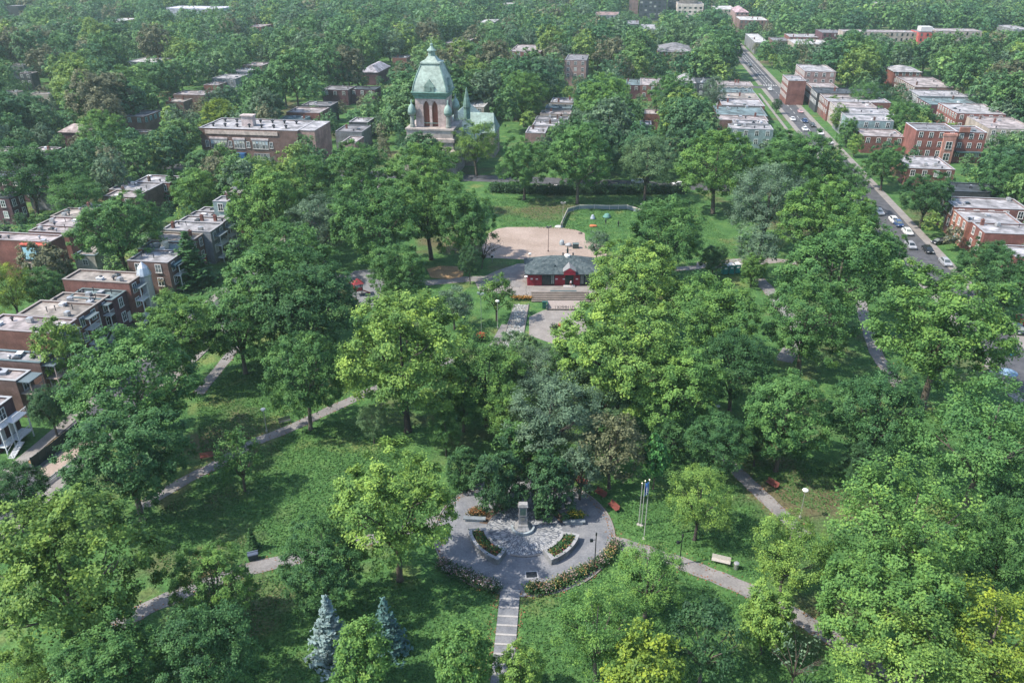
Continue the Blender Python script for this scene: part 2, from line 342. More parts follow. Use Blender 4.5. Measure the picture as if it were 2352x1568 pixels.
def conifer_mesh(seed, nlev=26, per=11, needle=.42, R=2.9, Ht=11.0, base=.5, m=22):
    rg = np.random.default_rng(seed); ps, ns, sz, ts, ax = [], [], [], [], []
    for i in range(nlev):
        q = i / (nlev - 1); z = base + (Ht - base - .3) * q; r = R * (1 - q) ** .85 * rg.uniform(.85, 1.12) + .12; nb = max(4, int(per * (1 - q * .55)))
        for b in range(nb):
            a = 2 * math.pi * (b + rg.random()) / nb; L = r * rg.uniform(.62, 1.18); tb = rg.normal(0, .3)
            k = max(4, int(m * L / R)); f = rg.random(k) ** .7
            x = f * L; zz = z - .18 * x + .16 * x * x / max(L, .3) * .6; w_ = rg.normal(0, .13 + .05 * L, k)
            ps.append(np.stack([x * math.cos(a) - w_ * math.sin(a), x * math.sin(a) + w_ * math.cos(a), zz + rg.normal(0, .06, k)], 1))
            d = np.array([math.cos(a), math.sin(a), -.1]); ax.append(np.cross(np.tile(d, (k, 1)), [0, 0, 1.0]) + rg.normal(size=(k, 3)) * .35)
            ns.append(np.tile([.35 * math.cos(a), .35 * math.sin(a), .8], (k, 1)) + rg.normal(size=(k, 3)) * .4); sz.append(needle * rg.uniform(.6, 1.2, k)); ts.append(tb + rg.normal(0, .25, k) + .25 * (f - .5))
    me = quads_mesh('crown', np.concatenate(ps), np.concatenate(ns), np.concatenate(sz), np.concatenate(ts), LEAF, 1.6, np.concatenate(ax), seed)
    return me, MB().tube([(0, 0, -.1), (0, 0, .5), (0, 0, Ht * .95)], [.24, .19, .03], 8).mesh('trunk', BARK, True)
PR = {'broad': mk('broad', 7), 'dense': mk('dense', 3, nl=14, nc=40, m=80, lr=(.32, .46), fill=.12),
      'light': mk('light', 4, nl=13, nc=28, m=78, lr=(.32, .48), fill=.05, cr=.70),
      'loose': mk('loose', 4, nl=12, nc=13, m=44, leaf=.38, lr=(.30, .48), fill=.02, cr=.9, tk=dict(reach=.85, nb=9)),
      'shrub': mk('shrub', 4, nl=10, nc=32, m=52, leaf=.40, cr=.8, squash=1.3, tk=dict(fork=1.6, rad=.3)),
      'mid': mk('mid', 8, nl=10, nc=26, m=26, leaf=.50, cr=.62, nz=.35, tk=dict(twig=False)),
      'column': mk('column', 1, nl=12, nc=26, m=24, leaf=.75, cr=.6, lr=(.4, .55)),
      'yew': mk('yew', 3, nl=12, nc=32, m=52, leaf=.40, cr=.7, squash=1.35, zo=-2.2, tk=dict(fork=1.2, rad=.3)),
      'bare': mk('bare', 2, nl=10, nc=4, m=10, leaf=.5, fill=0, cr=1.2, tk=dict(reach=1.05, nb=12, fork=3.2, rad=.28)),
      'spruce': [conifer_mesh(5), conifer_mesh(9, nlev=22, per=10, R=3.2), conifer_mesh(14, nlev=28, per=12, R=2.6)]}
cnt = {}
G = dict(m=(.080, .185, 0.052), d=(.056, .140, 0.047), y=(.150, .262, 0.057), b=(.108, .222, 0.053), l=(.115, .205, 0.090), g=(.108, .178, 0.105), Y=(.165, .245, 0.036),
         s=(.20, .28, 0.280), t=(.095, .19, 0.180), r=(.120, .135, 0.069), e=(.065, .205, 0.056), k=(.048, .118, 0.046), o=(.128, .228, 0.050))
TREES = []
def put_tree(kind, name, label, x, y, sx, sz, col, cat='tree', group=None, rz=None, lean=None):
    k = cnt.get(kind, 0); cnt[kind] = k + 1; cr, tr = PR[kind][k % len(PR[kind])]
    r = thing(name, label, cat, (x, y, 0), rnd.uniform(0, 6.28) if rz is None else rz, group, (sx, sx, sz))
    if lean: r.rotation_euler = (lean[0], lean[1], r.rotation_euler[2])
    j = 1 + rnd.uniform(-.08, .08)
    obj('trunk', tr, r, None, 0, rnd.choice([(.085, .07, .055), (.11, .095, .08), (.06, .05, .045)]))
    if kind != 'none': obj('crown', cr, r, None, 0, tuple(c * j for c in col))
    TREES.append((x, y, sx * R0)); return r
def solve(uc, vc, wpx, asp=.95):
    hc = 8.0; vc = vc + .065 * wpx
    for _ in range(8):
        x, y, z = P(uc, vc, hc); pm = proj(x, y, z)[2]; R = wpx / 2 / pm; hc = (1.22 * R + 1.0) * (.5 + .5 * asp / .95)
    return x, y, R, hc
# crown centre (px), width (px), height/width, kind, colour, label: 2352 px wide photograph
NEAR = [
 (150, 1290, 400, .95, 'broad', 'o', 'huge yellow-green tree filling the lower left corner of the park'),
 (490, 1330, 195, 1.0, 'broad', 'b', 'bright green tree beside the dark bin on the lower left path'),
 (470, 1490, 250, .95, 'dense', 'd', 'dark tree below the bright green tree near the bin'),
 (255, 1530, 270, .9, 'broad', 'm', 'mid green tree on the bottom edge under the huge corner tree'),
 (55, 1580, 200, .9, 'light', 'o', 'yellow-tipped tree in the bottom left corner of the photo'),
 (742, 1285, 205, 1.15, 'broad', 'd', 'dark green tree left of the bright maple at the plaza'),
 (905, 1150, 300, 1.05, 'broad', 'y', 'bright yellow-green maple leaning over the left side of the round plaza'),
 (835, 1505, 150, 1.0, 'shrub', 'b', 'round olive green tree in front of the two blue spruces'),
 (1062, 1512, 150, 1.0, 'shrub', 'b', 'round leafy tree left of the stepped walkway, at the bottom edge'),
 (1195, 1535, 110, .9, 'shrub', 'y', 'low bright shrub right of the stepped walkway at the bottom edge'),
 (1375, 1430, 210, 1.15, 'light', 'b', 'loose multi-stemmed green tree below the right flower border'),
 (1490, 1312, 175, .95, 'light', 'b', 'light green tree beside the plaza lamp post and right flower border'),
 (1483, 1555, 195, .95, 'shrub', 'Y', 'bright yellow tree at the bottom edge, right of the walkway'),
 (1622, 1455, 175, 1.35, 'loose', 'k', 'dark ragged tree between the yellow tree and right path'),
 (1762, 1412, 135, 1.05, 'shrub', 'y', 'small yellow-green tree on the right path below the grey bench'),
 (2080, 1185, 330, .85, 'light', 'b', 'tall light green tree right of the lamp with pale head'),
 (1812, 1255, 190, 1.0, 'light', 'y', 'pale yellow-green tree beside the pale headed lamp on right path'),
 (2045, 1365, 340, .88, 'broad', 'b', 'broad bright tree overhanging the end of the right path'),
 (2310, 1250, 210, 1.2, 'dense', 'm', 'dark leafy tree on the right edge above the yellowing tree'),
 (2285, 1460, 320, .8, 'light', 'Y', 'yellowing tree in the lower right corner'),
 (2100, 1545, 350, .8, 'light', 'y', 'wide light green tree at the bottom right edge, left of yellowing tree'),
 (1832, 1500, 125, 1.0, 'bare', 'g', 'small half bare grey tree with twisted twigs near the bottom right'),
 (25, 1120, 160, .9, 'dense', 'd', 'dark green tree on the left edge beside the fenced lane'),
 (305, 866, 315, .8, 'broad', 'm', 'large deep green tree in front of the white balcony house, upper one'),
 (290, 1035, 290, .78, 'broad', 'd', 'large dark tree over the fenced lane, below the upper deep green tree'),
 (135, 800, 120, 1.1, 'shrub', 'y', 'yellow-green street tree against the nearest long brick house'),
 (112, 930, 95, 1.05, 'dense', 'k', 'small very dark tree in front of the white balcony stairs'),
 (548, 1040, 112, 1.25, 'loose', 'm', 'slim loose tree standing alone on lawn by the red bench'),
 (855, 962, 75, .95, 'light', 'l', 'small pale young tree alone on the lawn above bright maple'),
 (697, 848, 190, 1.2, 'broad', 'm', 'green tree with bare trunk on the left path, right of lamp'),
 (925, 795, 315, .95, 'broad', 'y', 'big yellow-green tree left of the tall pole by the stone walk'),
 (655, 630, 290, .8, 'broad', 'm', 'massive green tree right of the brick row houses with spruce'),
 (700, 690, 250, .85, 'dense', 'd', 'dark tree left of the red play equipment'),
 (545, 732, 200, .85, 'dense', 'm', 'deep green tree below the massive tree by the row houses'),
 (415, 755, 195, 1.0, 'broad', 'b', 'bright green tree in front of nearest row house porches'),
 (915, 620, 142, .95, 'dense', 'm', 'round green tree beside the grey playground paving'),
 (860, 495, 215, .88, 'broad', 'm', 'spreading tree above the round playground tree'),
 (985, 465, 195, .92, 'broad', 'b', 'tall tree with dark trunk over the tan earth patch'),
 (1067, 500, 150, 1.35, 'broad', 'm', 'tall narrow tree left of the sandy field'),
 (975, 388, 170, .8, 'broad', 'b', 'green tree in front of the church, left of its tower base'),
 (735, 505, 150, 1.0, 'light', 'g', 'pale grey-green tree in the row left of the playground'),
 (610, 462, 190, .9, 'broad', 'b', 'leafy tree in front of the far end of left row houses'),
 (705, 408, 150, .75, 'broad', 'm', 'green tree just below the right end of the school'),
 (820, 385, 160, .8, 'broad', 'm', 'green tree right of and below the brick school'),
 (590, 395, 90, .8, 'light', 'b', 'light green street tree before the middle of the school'),
 (1115, 850, 205, .88, 'light', 'b', 'light olive tree hiding the near end of the stone walk'),
 (1235, 850, 150, .9, 'light', 'g', 'greyish thin tree right of the olive tree on stone walk'),
 (1425, 792, 310, .78, 'broad', 'y', 'wide bright tree in front of the stage with lettered panel'),
 (1458, 637, 235, .78, 'broad', 'y', 'bright yellow-green tree covering the right end of the red pavilion'),
 (1640, 712, 215, .8, 'broad', 'b', 'green tree in front of the green portable toilets'),
 (1855, 722, 210, .88, 'broad', 'm', 'green tree right of the tree before the portable toilets'),
 (1545, 868, 225, .82, 'broad', 'b', 'green tree below the wide bright stage tree'),
 (1690, 828, 175, .95, 'dense', 'd', 'dark tree right of the wide bright stage tree'),
 (1375, 900, 160, .8, 'light', 'l', 'pale green tree behind the grey trees above the monument'),
 (1270, 935, 230, .75, 'light', 'g', 'grey-green tree in the thicket behind the monument'),
 (1405, 1015, 165, .95, 'loose', 'r', 'brownish thin tree right of the grey-green thicket tree'),
 (1507, 1050, 66, 1.9, 'column', 'e', 'narrow columnar bright green evergreen behind the flagpoles'),
 (1608, 1135, 165, .98, 'light', 'y', 'yellow-green tree standing right of the flagpoles'),
 (1140, 1078, 125, 1.2, 'yew', 'k', 'dark yew behind the plaza, left of the monument'),
 (1262, 1090, 125, 1.1, 'yew', 'k', 'dark yew right behind the monument'),
 (1062, 1060, 80, 1.0, 'yew', 'd', 'small dark shrub tree between bright maple and left yew'),
 (1022, 985, 85, .95, 'light', 'm', 'small green tree above the top of the bright maple'),
 (1645, 1005, 160, .75, 'dense', 'd', 'low dark tree behind the columnar evergreen'),
 (1200, 1000, 130, .9, 'yew', 'm', 'green shrub tree directly above the left yew'),
 (1335, 1070, 110, 1.0, 'loose', 'g', 'thin grey shrub behind the red benches of the plaza'),
 (1805, 940, 215, 1.05, 'broad', 'm', 'green tree above the right path and its red bench'),
 (2015, 940, 222, .95, 'dense', 'd', 'dense dark round tree right of the tree above red bench'),
 (2265, 985, 310, .9, 'light', 'm', 'wide grey-green tree on the right edge below the blue parasol'),
 (2165, 735, 335, .85, 'broad', 'b', 'huge bright tree between the park edge walk and right street'),
 (1935, 605, 290, .72, 'broad', 'm', 'wide green tree left of the parked cars on right street'),
 (1895, 482, 205, .78, 'broad', 'b', 'bright tree at the right end of the big lawn'),
 (1765, 445, 190, .82, 'light', 'g', 'pale grey-green tree on the right side of the lawn'),
 (1743, 560, 108, .9, 'loose', 'g', 'small open grey tree beside the path at the toilets'),
 (1528, 525, 188, .78, 'broad', 'm', 'round green tree standing alone on the lawn right of the enclosure'),
 (1650, 365, 190, .85, 'broad', 'b', 'tall light tree at the far right corner of the lawn'),
 (1845, 362, 190, .7, 'broad', 'm', 'green tree before the near end of the street at right'),
 (1330, 350, 160, 1.05, 'broad', 'm', 'tall dark tree behind the hedge in the middle of the lawn'),
 (1205, 368, 130, .9, 'broad', 'm', 'green tree behind the hedge, right of the church'),
 (1487, 362, 140, .9, 'light', 'l', 'pale blotchy tree behind the right part of the hedge'),
 (1093, 322, 112, .95, 'light', 'o', 'yellowish tree in front of the church nave'),
 (1150, 645, 0, 0, '', '', ''),
 (1140, 668, 92, 1.0, 'loose', 'b', 'small open tree left of the steps of the red pavilion'),
 (1372, 555, 62, .8, 'loose', 'g', 'small leaning grey tree behind the right end of the pavilion'),
 (270, 515, 205, .72, 'broad', 'm', 'spreading tree behind the small grey garage'),
 (452, 435, 115, .9, 'broad', 'b', 'bright round tree beside the two dark spruces, left side'),
 (170, 440, 130, .62, 'light', 'm', 'green tree above the flat roofs left of the spreading tree'),
 (60, 385, 190, .6, 'broad', 'd', 'dark wide tree before the brown brick house on the left edge'),
 (22, 655, 115, 1.0, 'light', 'Y', 'yellow-green tree on the left edge below the red brick house'),
 (100, 655, 95, .95, 'dense', 'm', 'green tree between the red brick house and the long brick house'),
 (235, 300, 120, .9, 'broad', 'b', 'tall bright tree left of the house with teal window'),
 (505, 268, 95, .55, 'shrub', 'Y', 'yellow tree peeking over the roof of the school'),
 (2262, 600, 130, .9, 'broad', 'd', 'dark tree before the lowest red brick terrace on the right'),
 (2325, 640, 140, 1.0, 'broad', 'd', 'dark green tree on the right edge below the red terrace'),
 (2130, 442, 120, .85, 'broad', 'd', 'dark tree left of the long red brick terrace, across the street'),
 (2035, 372, 100, .75, 'broad', 'm', 'green tree left of the red house with white trimmed windows'),
 (2325, 405, 130, .9, 'broad', 'd', 'dark tree on the right edge below the red house'),
 (1940, 415, 110, .8, 'dense', 'm', 'low tree on the near side of the right street bend'),
 (800, 470, 120, .9, 'broad', 'd', 'dark tree behind the pale grey-green tree'),
 (1640, 590, 70, .7, 'dense', 'd', 'small dark tree left of the portable toilets'),
 (2330, 1140, 150, .9, 'dense', 'd', 'dark tree between the grey-green tree and the right edge'),
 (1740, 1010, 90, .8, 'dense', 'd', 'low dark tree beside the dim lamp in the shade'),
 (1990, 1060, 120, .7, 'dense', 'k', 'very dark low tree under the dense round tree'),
 (1545, 1000, 90, .9, 'loose', 'd', 'thin dark tree behind the columnar evergreen, left side'),
 (660, 560, 150, .8, 'broad', 'm', 'green tree behind the massive tree by the row houses'),
 (1790, 395, 150, .8, 'broad', 'm', 'green tree behind the bright tree of the lawn end'),
 (2075, 640, 110, .8, 'broad', 'm', 'green tree by the parked dark car of the right street'),
 (1392, 228, 140, .95, 'broad', 'b', 'large tree in the block between church terrace and street terrace'),
 (1545, 212, 110, .95, 'broad', 'm', 'green tree before the orange walled house of the upper cross street'),
 (1640, 208, 58, 1.6, 'light', 'g', 'slim grey-green tree at the rear of the terrace left of the street'),
 (1205, 210, 115, .9, 'broad', 'b', 'leafy tree between the church spirelet and the terrace to its right'),
 (1785, 240, 24, 1.0, 'dense', 'k', 'small round clipped dark tree on the street corner lawn strip'),
 (1930, 268, 44, .9, 'shrub', 'o', 'yellowish bush at the fronts of the right street terrace, upper one'),
 (1948, 300, 50, .9, 'shrub', 'm', 'green bush at the front of the green-grey end house'),
 (1915, 240, 34, .9, 'shrub', 'o', 'small yellow-green bush below the narrow corner brick house'),
 (1965, 330, 40, .8, 'shrub', 'y', 'yellow-green bush left of the small brick house'),
 (1900, 228, 26, .9, 'shrub', 'd', 'dark bush on the pavement by the corner brick house'),
 (2075, 265, 75, 1.0, 'broad', 'm', 'green tree between the right street terrace and red double house'),
 (1985, 215, 70, .9, 'light', 'm', 'tree behind the dark roofed house of the right terrace'),
 (1182, 815, 140, .85, 'broad', 'l', 'olive tree crowding the lower end of the stone walk'),
 (1062, 905, 130, .9, 'broad', 'm', 'green tree right of the big yellow-green tree, above the thicket'),
 (1165, 930, 150, .8, 'light', 'b', 'light green tree at the top left of the grey thicket'),
 (1300, 860, 140, .85, 'broad', 'm', 'green tree between the stone walk and the stage tree'),
 (1042, 692, 95, .8, 'loose', 'g', 'low grey shrubby tree left of the tall greenish pole'),
 (2040, 568, 88, .9, 'broad', 'm', 'green tree overhanging the park side kerb by parked cars'),
 (1978, 488, 78, .9, 'broad', 'b', 'bright tree at the kerb above the first parked white car'),
 (1730, 615, 60, .7, 'shrub', 'b', 'low shrub in front of the portable toilets'),
]
for uc, vc, wpx, asp, kind, col, lab in NEAR:
    if not kind: continue
    x, y, R, hc = solve(uc, vc, wpx, asp)
    nm = {'shrub': 'round_tree', 'column': 'evergreen_tree', 'bare': 'bare_tree'}.get(kind, 'yew_tree' if 'yew' in lab else 'broadleaf_tree')
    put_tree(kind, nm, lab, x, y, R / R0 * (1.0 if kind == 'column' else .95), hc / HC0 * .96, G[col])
for u, vb, wpx, vt, k, col, lab in [
    (765, 1508, 78, 1368, 0, 's', 'silvery blue spruce left of the other blue spruce'), (892, 1492, 72, 1372, 1, 't', 'teal blue spruce right of the silvery spruce'),
    (447, 655, 80, 533, 2, 'd', 'dark spruce in front of the row houses on the left'), (405, 468, 62, 392, 0, 'd', 'left one of two dark spruces behind the left row houses'),
    (360, 452, 52, 395, 1, 'd', 'smaller spruce left of the pair behind left row houses'),
    (582, 1262, 26, 1215, 2, 'd', 'tiny dark spruce beside the bin on the lower left lawn')]:
    x, y, _ = P(u, vb); h = 3.0
    for _i in range(40):
        if proj(x, y, h)[1] <= vt: break
        h += .3
    R = wpx / 2 / proj(x, y, h * .3)[2]; PR['sp'] = [PR['spruce'][k]]
    put_tree('sp', 'spruce_tree', lab, x, y, 1.22 * R / (2.5, 2.75, 2.2)[k], h / 11.0, G[col])
# leaning and dead-looking trees beside the sandy field and pavilion
x, y, _ = P(1106, 617); put_tree('bare', 'bare_tree', 'nearly leafless forked tree leaning over the sandy field', x, y, .62, .72, (.12, .11, .09), rz=.4, lean=(0, .22))
x, y, _ = P(1080, 652); put_tree('dense', 'broadleaf_tree', 'dark ivy covered tree at the corner of the terrace', x, y, .45, .62, G['k'])
# ------------------------------------------------------------------ buildings
BR = (.185, .085, .07); RB = (.205, .082, .068); OB = (.30, .135, .10); BN = (.16, .10, .085); DP = (.10, .05, .058); GY = (.19, .20, .21); BE = (.33, .28, .24); TL = (.20, .27, .27); DK = (.05, .055, .06); WH = (.45, .44, .43); PK = (.27, .18, .165)
rg_ = (.335, .325, .335); rp = (.33, .29, .285); rb = (.30, .265, .235); rd = (.06, .07, .08); rt = (.14, .19, .20); rm = (.20, .195, .205)
ZONES = []; FOOT = []; CACHE = {}
def cached(key, fn):
    if key not in CACHE: CACHE[key] = fn()
    return CACHE[key]
def pane_me(w, h): return cached(('p', w, h), lambda: MB().box(-w / 2, w / 2, -.05, .10, 0, h).mesh('window', GLASS))
def frame_me(w, h):
    def f():
        b = MB(); t = .13
        b.box(-w / 2 - t, -w / 2, -.11, .06, 0, h); b.box(w / 2, w / 2 + t, -.11, .06, 0, h); b.box(-w / 2 - t, w / 2 + t, -.112, .06, h, h + t); b.box(-.05, .05, -.09, -.055, .02, h - .02)
        b.box(-w / 2, -.05, -.085, -.055, h * .5 - .03, h * .5 + .03); b.box(.05, w / 2, -.085, -.055, h * .5 - .03, h * .5 + .03); return b.mesh('frame', PAINT)
    return cached(('f', w, h), f)
def sill_me(w): return cached(('s', w), lambda: MB().box(-w / 2 - .22, w / 2 + .22, -.22, .06, -.16, -.003).mesh('sill', STONE))
def window(root, x, y, z, rz=0, w=1.1, h=1.8, det=2, col=(.62, .62, .60)):
    o = obj('window', pane_me(w, h), root, (x, y, z), rz)
    if det > 0: obj('frame', frame_me(w, h), o, None, 0, col)
    if det > 1: obj('sill', sill_me(w), o, None, 0, (.5, .48, .45))
    return o
def roofbits(roof, x0, x1, y0, y1, z, n, rr):
    for k in range(n):
        x, y = rr.uniform(x0 + .8, x1 - .8), rr.uniform(y0 + .8, y1 - .8); kind = rr.choice(['vent', 'vent', 'hatch', 'chimney', 'skylight', 'unit', 'pipe'])
        if kind == 'vent': me, c = cached('vent', lambda: MB().lathe([(.16, 0), (.16, .5), (.34, .55), (.34, .72), (.05, .85)], 10).mesh('vent', METAL)), rr.choice([(.05, .05, .06), (.4, .4, .42), (.08, .08, .09)])
        elif kind == 'pipe': me, c = cached('pipe', lambda: MB().lathe([(.08, 0), (.08, .9), (.13, .9), (.13, 1.05)], 8).mesh('pipe', METAL)), (.06, .06, .07)
        elif kind == 'hatch': me, c = cached('hatch', lambda: MB().box(-.45, .45, -.6, .6, 0, .45).box(-.52, .52, -.66, .66, .45, .53).mesh('hatch', PAINT)), rr.choice([(.6, .6, .6), (.3, .31, .33)])
        elif kind == 'skylight': me, c = cached('sky', lambda: MB().box(-.6, .6, -.6, .6, 0, .3).box(-.55, .55, -.55, .55, .3, .52, (.3, .3)).mesh('skylight', GLASS)), (.3, .4, .5)
        elif kind == 'unit': me, c = cached('unit', lambda: MB().box(-.5, .5, -.4, .4, .12, .95).lathe([(.3, .95), (.3, 1.02), (.1, 1.03)], 12).box(-.45, -.3, -.35, .35, 0, .12).box(.3, .45, -.35, .35, 0, .12).mesh('cooling_unit', METAL)), (.5, .5, .5)
        else: me, c = cached('chim', lambda: MB().box(-.35, .35, -.3, .3, 0, 1.3).box(-.42, .42, -.37, .37, 1.3, 1.42).box(-.15, .15, -.12, .12, 1.42, 1.7).mesh('chimney', WALL)), rr.choice([BR, RB, BN])
        obj(me.name.split('.')[0], me, roof, (x, y, z), rr.choice([0, 0, .3, 1.57]), c)
def box_house(t0, t1, s0, s1, z, wall, roof, label, win='n', cat='house', name='row_house', bits=3, group=None, hip=0, det=None, wcol=(.62, .62, .60), cop=None, zone=None, sides=('r',)):
    w, d = t1 - t0, s1 - s0; x, y, _ = W(t0, s0); dist = proj(x, y, 0)[2]; rr = random.Random(int(abs(t0 * 13 + s0 * 7)))
    det = det if det is not None else (2 if dist > 7.0 else 1 if dist > 3.6 else 0)
    root = thing(name, label, cat, (x, y, 0), -PHI, group); FOOT.append((t0, t1, s0, s1)); e = .32
    mb = MB().box(0, w, 0, d, 0, z - .45)
    if not hip:
        mb.box(0, w, 0, e, z - .45, z); mb.box(0, w, d - e, d, z - .45, z); mb.box(0, e, e, d - e, z - .45, z - .01); mb.box(w - e, w, e, d - e, z - .45, z - .01)
    part('wall', mb, WALL, root, wall)
    if hip:
        q = min(w, d) / 2 * .92; r = part('roof', MB().box(-.35, w + .35, -.35, d + .35, z - .45, z - .32).box(-.3, w + .3, -.3, d + .3, z - .32, z - .32 + hip, (q, q)), ROOF, root, roof)
    else:
        r = part('roof', MB().box(e, w - e, e, d - e, z - .44, z - .26), ROOF, root, roof)
        if dist > 3.0:
            c = MB(); k = .07
            c.box(-k, w + k, -k, e + k, z, z + .08); c.box(-k, w + k, d - e - k, d + k, z, z + .08); c.box(-k, e + k, e + k, d - e - k, z - .01, z + .07); c.box(w - e - k, w + k, e + k, d - e - k, z - .01, z + .07)
            part('coping', c, PAINT, root, cop or tuple(v * .8 for v in roof))
        if bits and dist > 2.6: roofbits(r, 0, w, 0, d, z - .26, bits, rr)
    nst = max(1, int((z - .8) / 3.1)); hs = 1.75 if z > 5 else 1.2
    def rowof(n, L): return [L * (k + .5) / n for k in range(n)]
    for k in range(nst):
        zz = z - 3.1 * (k + 1) + .75
        if zz < .4: continue
        if 'n' in win:
            for xx in rowof(max(1, int(w / 3.2)), w): window(root, xx, 0, zz, 0, 1.15, hs, det, wcol)
        if 'r' in win:
            for yy in rowof(max(1, int(d / 2.8)), d): window(root, w, yy, zz, math.pi / 2, 1.1, hs, det, wcol)
        if 'l' in win:
            for yy in rowof(max(1, int(d / 2.8)), d): window(root, 0, yy, zz, -math.pi / 2, 1.1, hs, det, wcol)
    c0 = proj(*W(t0, s0), ) if False else None
    cs = [proj(*W(t, s, zz)) for t in (t0, t1) for s in (s0, s1) for zz in (z * ((.4 if dist > 4.3 else .86) if 'n' in win else .84), z)]
    ZONES.append((min(c[0] for c in cs), min(c[1] for c in cs), max(c[0] for c in cs), max(c[1] for c in cs), s0 + .2 * 0, dist) if zone is None else zone)
    return root, w, d
def low(z): return z * .82 if 7 <= z <= 10.7 else z
def px_house(uL, uR, vn, vf, z, *a, **k):
    if not k.pop('keepz', False): z = low(z)
    m = (uL + uR) / 2; t0, sa = TS(P(uL, vn, z)); t1, sb = TS(P(uR, vn, z)); s0 = (sa + sb) / 2; s1 = TS(P(m, vf, z))[1]
    lim = k.pop('s1', None)
    if lim is not None: s1 = lim
    return box_house(t0, t1, s0, max(s1, s0 + 3.5), z, *a, **k)
def row(lst, wn, grp, **kw):
    """houses of one row, near to far; each one reaches to the next"""
    res = []
    for i, h in enumerate(lst):
        uL, uR, vn, vf, z, wc, rc, lab = h[:8]; wi = h[8] if len(h) > 8 else wn; k = dict(kw)
        if i + 1 < len(lst):
            n = lst[i + 1]; sn = TS(P((n[0] + n[1]) / 2, n[2], low(n[4])))[1]; sf = TS(P((uL + uR) / 2, vf, low(z)))[1]
            if abs(sn - sf) < 4.5 and sn - TS(P((uL + uR) / 2, vn, low(z)))[1] > 3: k['s1'] = sn - .04
        res.append(px_house(uL, uR, vn, vf, z, wc, rc, lab, wi, group=grp, **k))
    return res
def porch(root, w, y0, y1, zf, side, col=(.6, .6, .58), roofz=None, stairs=True, depth=1.6):
    """balcony on two levels with posts and railings along the street face, and an outside stair"""
    x0 = w if side > 0 else -depth; x1 = x0 + depth; xo = x1 if side > 0 else x0
    for zz in zf:
        b = MB(); b.box(x0, x1, y0, y1, zz - .16, zz); n = max(3, int((y1 - y0) / .28))
        for k in range(n + 1):
            y = y0 + .04 + (y1 - y0 - .08) * k / n; b.box(xo - .03 * side - .02, xo - .03 * side + .02, y - .02, y + .02, zz, zz + .95)
        b.box(xo - .03 * side - .04, xo - .03 * side + .04, y0, y1, zz + .95, zz + 1.03)
        part('balcony', b, PAINT, root, col)
    top = roofz or zf[-1]
    for y in (y0 + .08, y1 - .08): part('post', MB().box(xo - .1 * side - .07, xo - .1 * side + .07, y - .07, y + .07, 0, top - .17), PAINT, root, col)
    if roofz: part('porch_roof', MB().box(x0 - .0, x1 + .0, y0 - .15, y1 + .15, roofz - .165, roofz), PAINT, root, (.10, .13, .14))
    if stairs:
        s = MB(); n = 12; z1 = zf[0]
        for k in range(n):
            f = k / n; ys = y0 - .3 - 2.8 * (1 - f); s.box(x1 if side > 0 else x0 - 1.0, x1 + 1.0 if side > 0 else x0, ys, ys + .26, z1 * f, z1 * f + .07)
        for xx in ((x1 + .03, x1 + .97) if side > 0 else (x0 - .03, x0 - .97)): s.tube([(xx, y0 - 3.0, .9), (xx, y0 - .2, z1 + .9)], .035, 6); s.tube([(xx, y0 - 3.0, 0), (xx, y0 - .2, z1 - .1)], .05, 6); s.tube([(xx, y0 - 3.0, 0), (xx, y0 - 3.0, .9)], .03, 6)
        part('stair', s, METAL, root, col)
def door(root, x, y, z, rz, col): d = part('door', MB().box(-.5, .5, -.06, .04, 0, 2.2), PAINT, root, col, (x, y, z), rz); return d
# --- left: terraces facing the park
g1 = 'brick terraces left of the park'
RA = row([(-60, 135, 760, 728, 9.0, BR, rp, 'nearest long brick house left of the park, pinkish flat roof with skylights'),
          (30, 178, 727, 696, 9.0, BR, rb, 'second brick house of the near left terrace, cluttered beige roof'),
          (105, 226, 695, 672, 8.8, DP, rb, 'third brick house of the near left terrace, plain grey-beige roof'),
          (150, 262, 686, 664, 8.6, DP, rt, 'low dark brick house with teal roof below the white-edged roof'),
          (135, 303, 646, 620, 10.6, BR, rb, 'taller brick house with white-edged roof and silver corner turret')], 'r', g1, bits=6)
RBk = row([(287, 388, 601, 577, 9.4, BN, rg_, 'brown brick end house with blank side wall by the dark spruce'),
           (312, 412, 574, 554, 9.2, RB, rt, 'house with blue-grey roof and white tank behind the brown end house', 'r'),
           (333, 440, 554, 535, 9.2, BN, rb, 'row house with wavy beige roof edge, third from the brown end house', 'r'),
           (366, 487, 530, 513, 9.8, GY, rg_, 'grey fronted row house with broad pale roof in the left terrace', 'r'),
           (404, 512, 511, 497, 9.6, BN, rg_, 'row house with pale lavender roof behind the grey fronted one', 'r'),
           (428, 516, 497, 486, 9.6, BN, rg_, 'row house with black vent pipes, second behind the grey fronted one', 'r'),
           (452, 521, 486, 477, 9.6, BN, rg_, 'last low row house before the teal walled one', 'r')], 'nr', g1, bits=4)
r1 = row([(487, 522, 463, 450, 11.5, TL, rg_, 'narrow house with teal upper wall in the left terrace', 'n'),
          (512, 552, 443, 428, 11, DP, rp, 'dark red house with pinkish roof at far end of left terrace', 'n')], 'n', g1, bits=2)
for rt_, wd, dd in (RA[0], RA[1], RA[2]): porch(rt_, wd, dd * .25, dd * .7, (1.2, 4.3), 1, (.55, .55, .54), 6.6)
porch(RA[4][0], RA[4][1], RA[4][2] * .15, RA[4][2] * .6, (1.2, 4.6), 1, (.62, .62, .6), 7.4)
for rt_, wd, dd in (RBk[0], RBk[1], RBk[3], RBk[4]): porch(rt_, wd, dd * .2, dd * .8, (1.1, 4.2), 1, (.5, .52, .5), 6.6, stairs=False)
for k, (rt_, wd, dd) in enumerate(RA + RBk): door(rt_, wd, dd * .85, .6, math.pi / 2, rnd.choice([(.35, .06, .05), (.05, .12, .09), (.5, .5, .48), (.2, .12, .07)]))
rt_, wd, dd = RA[4]
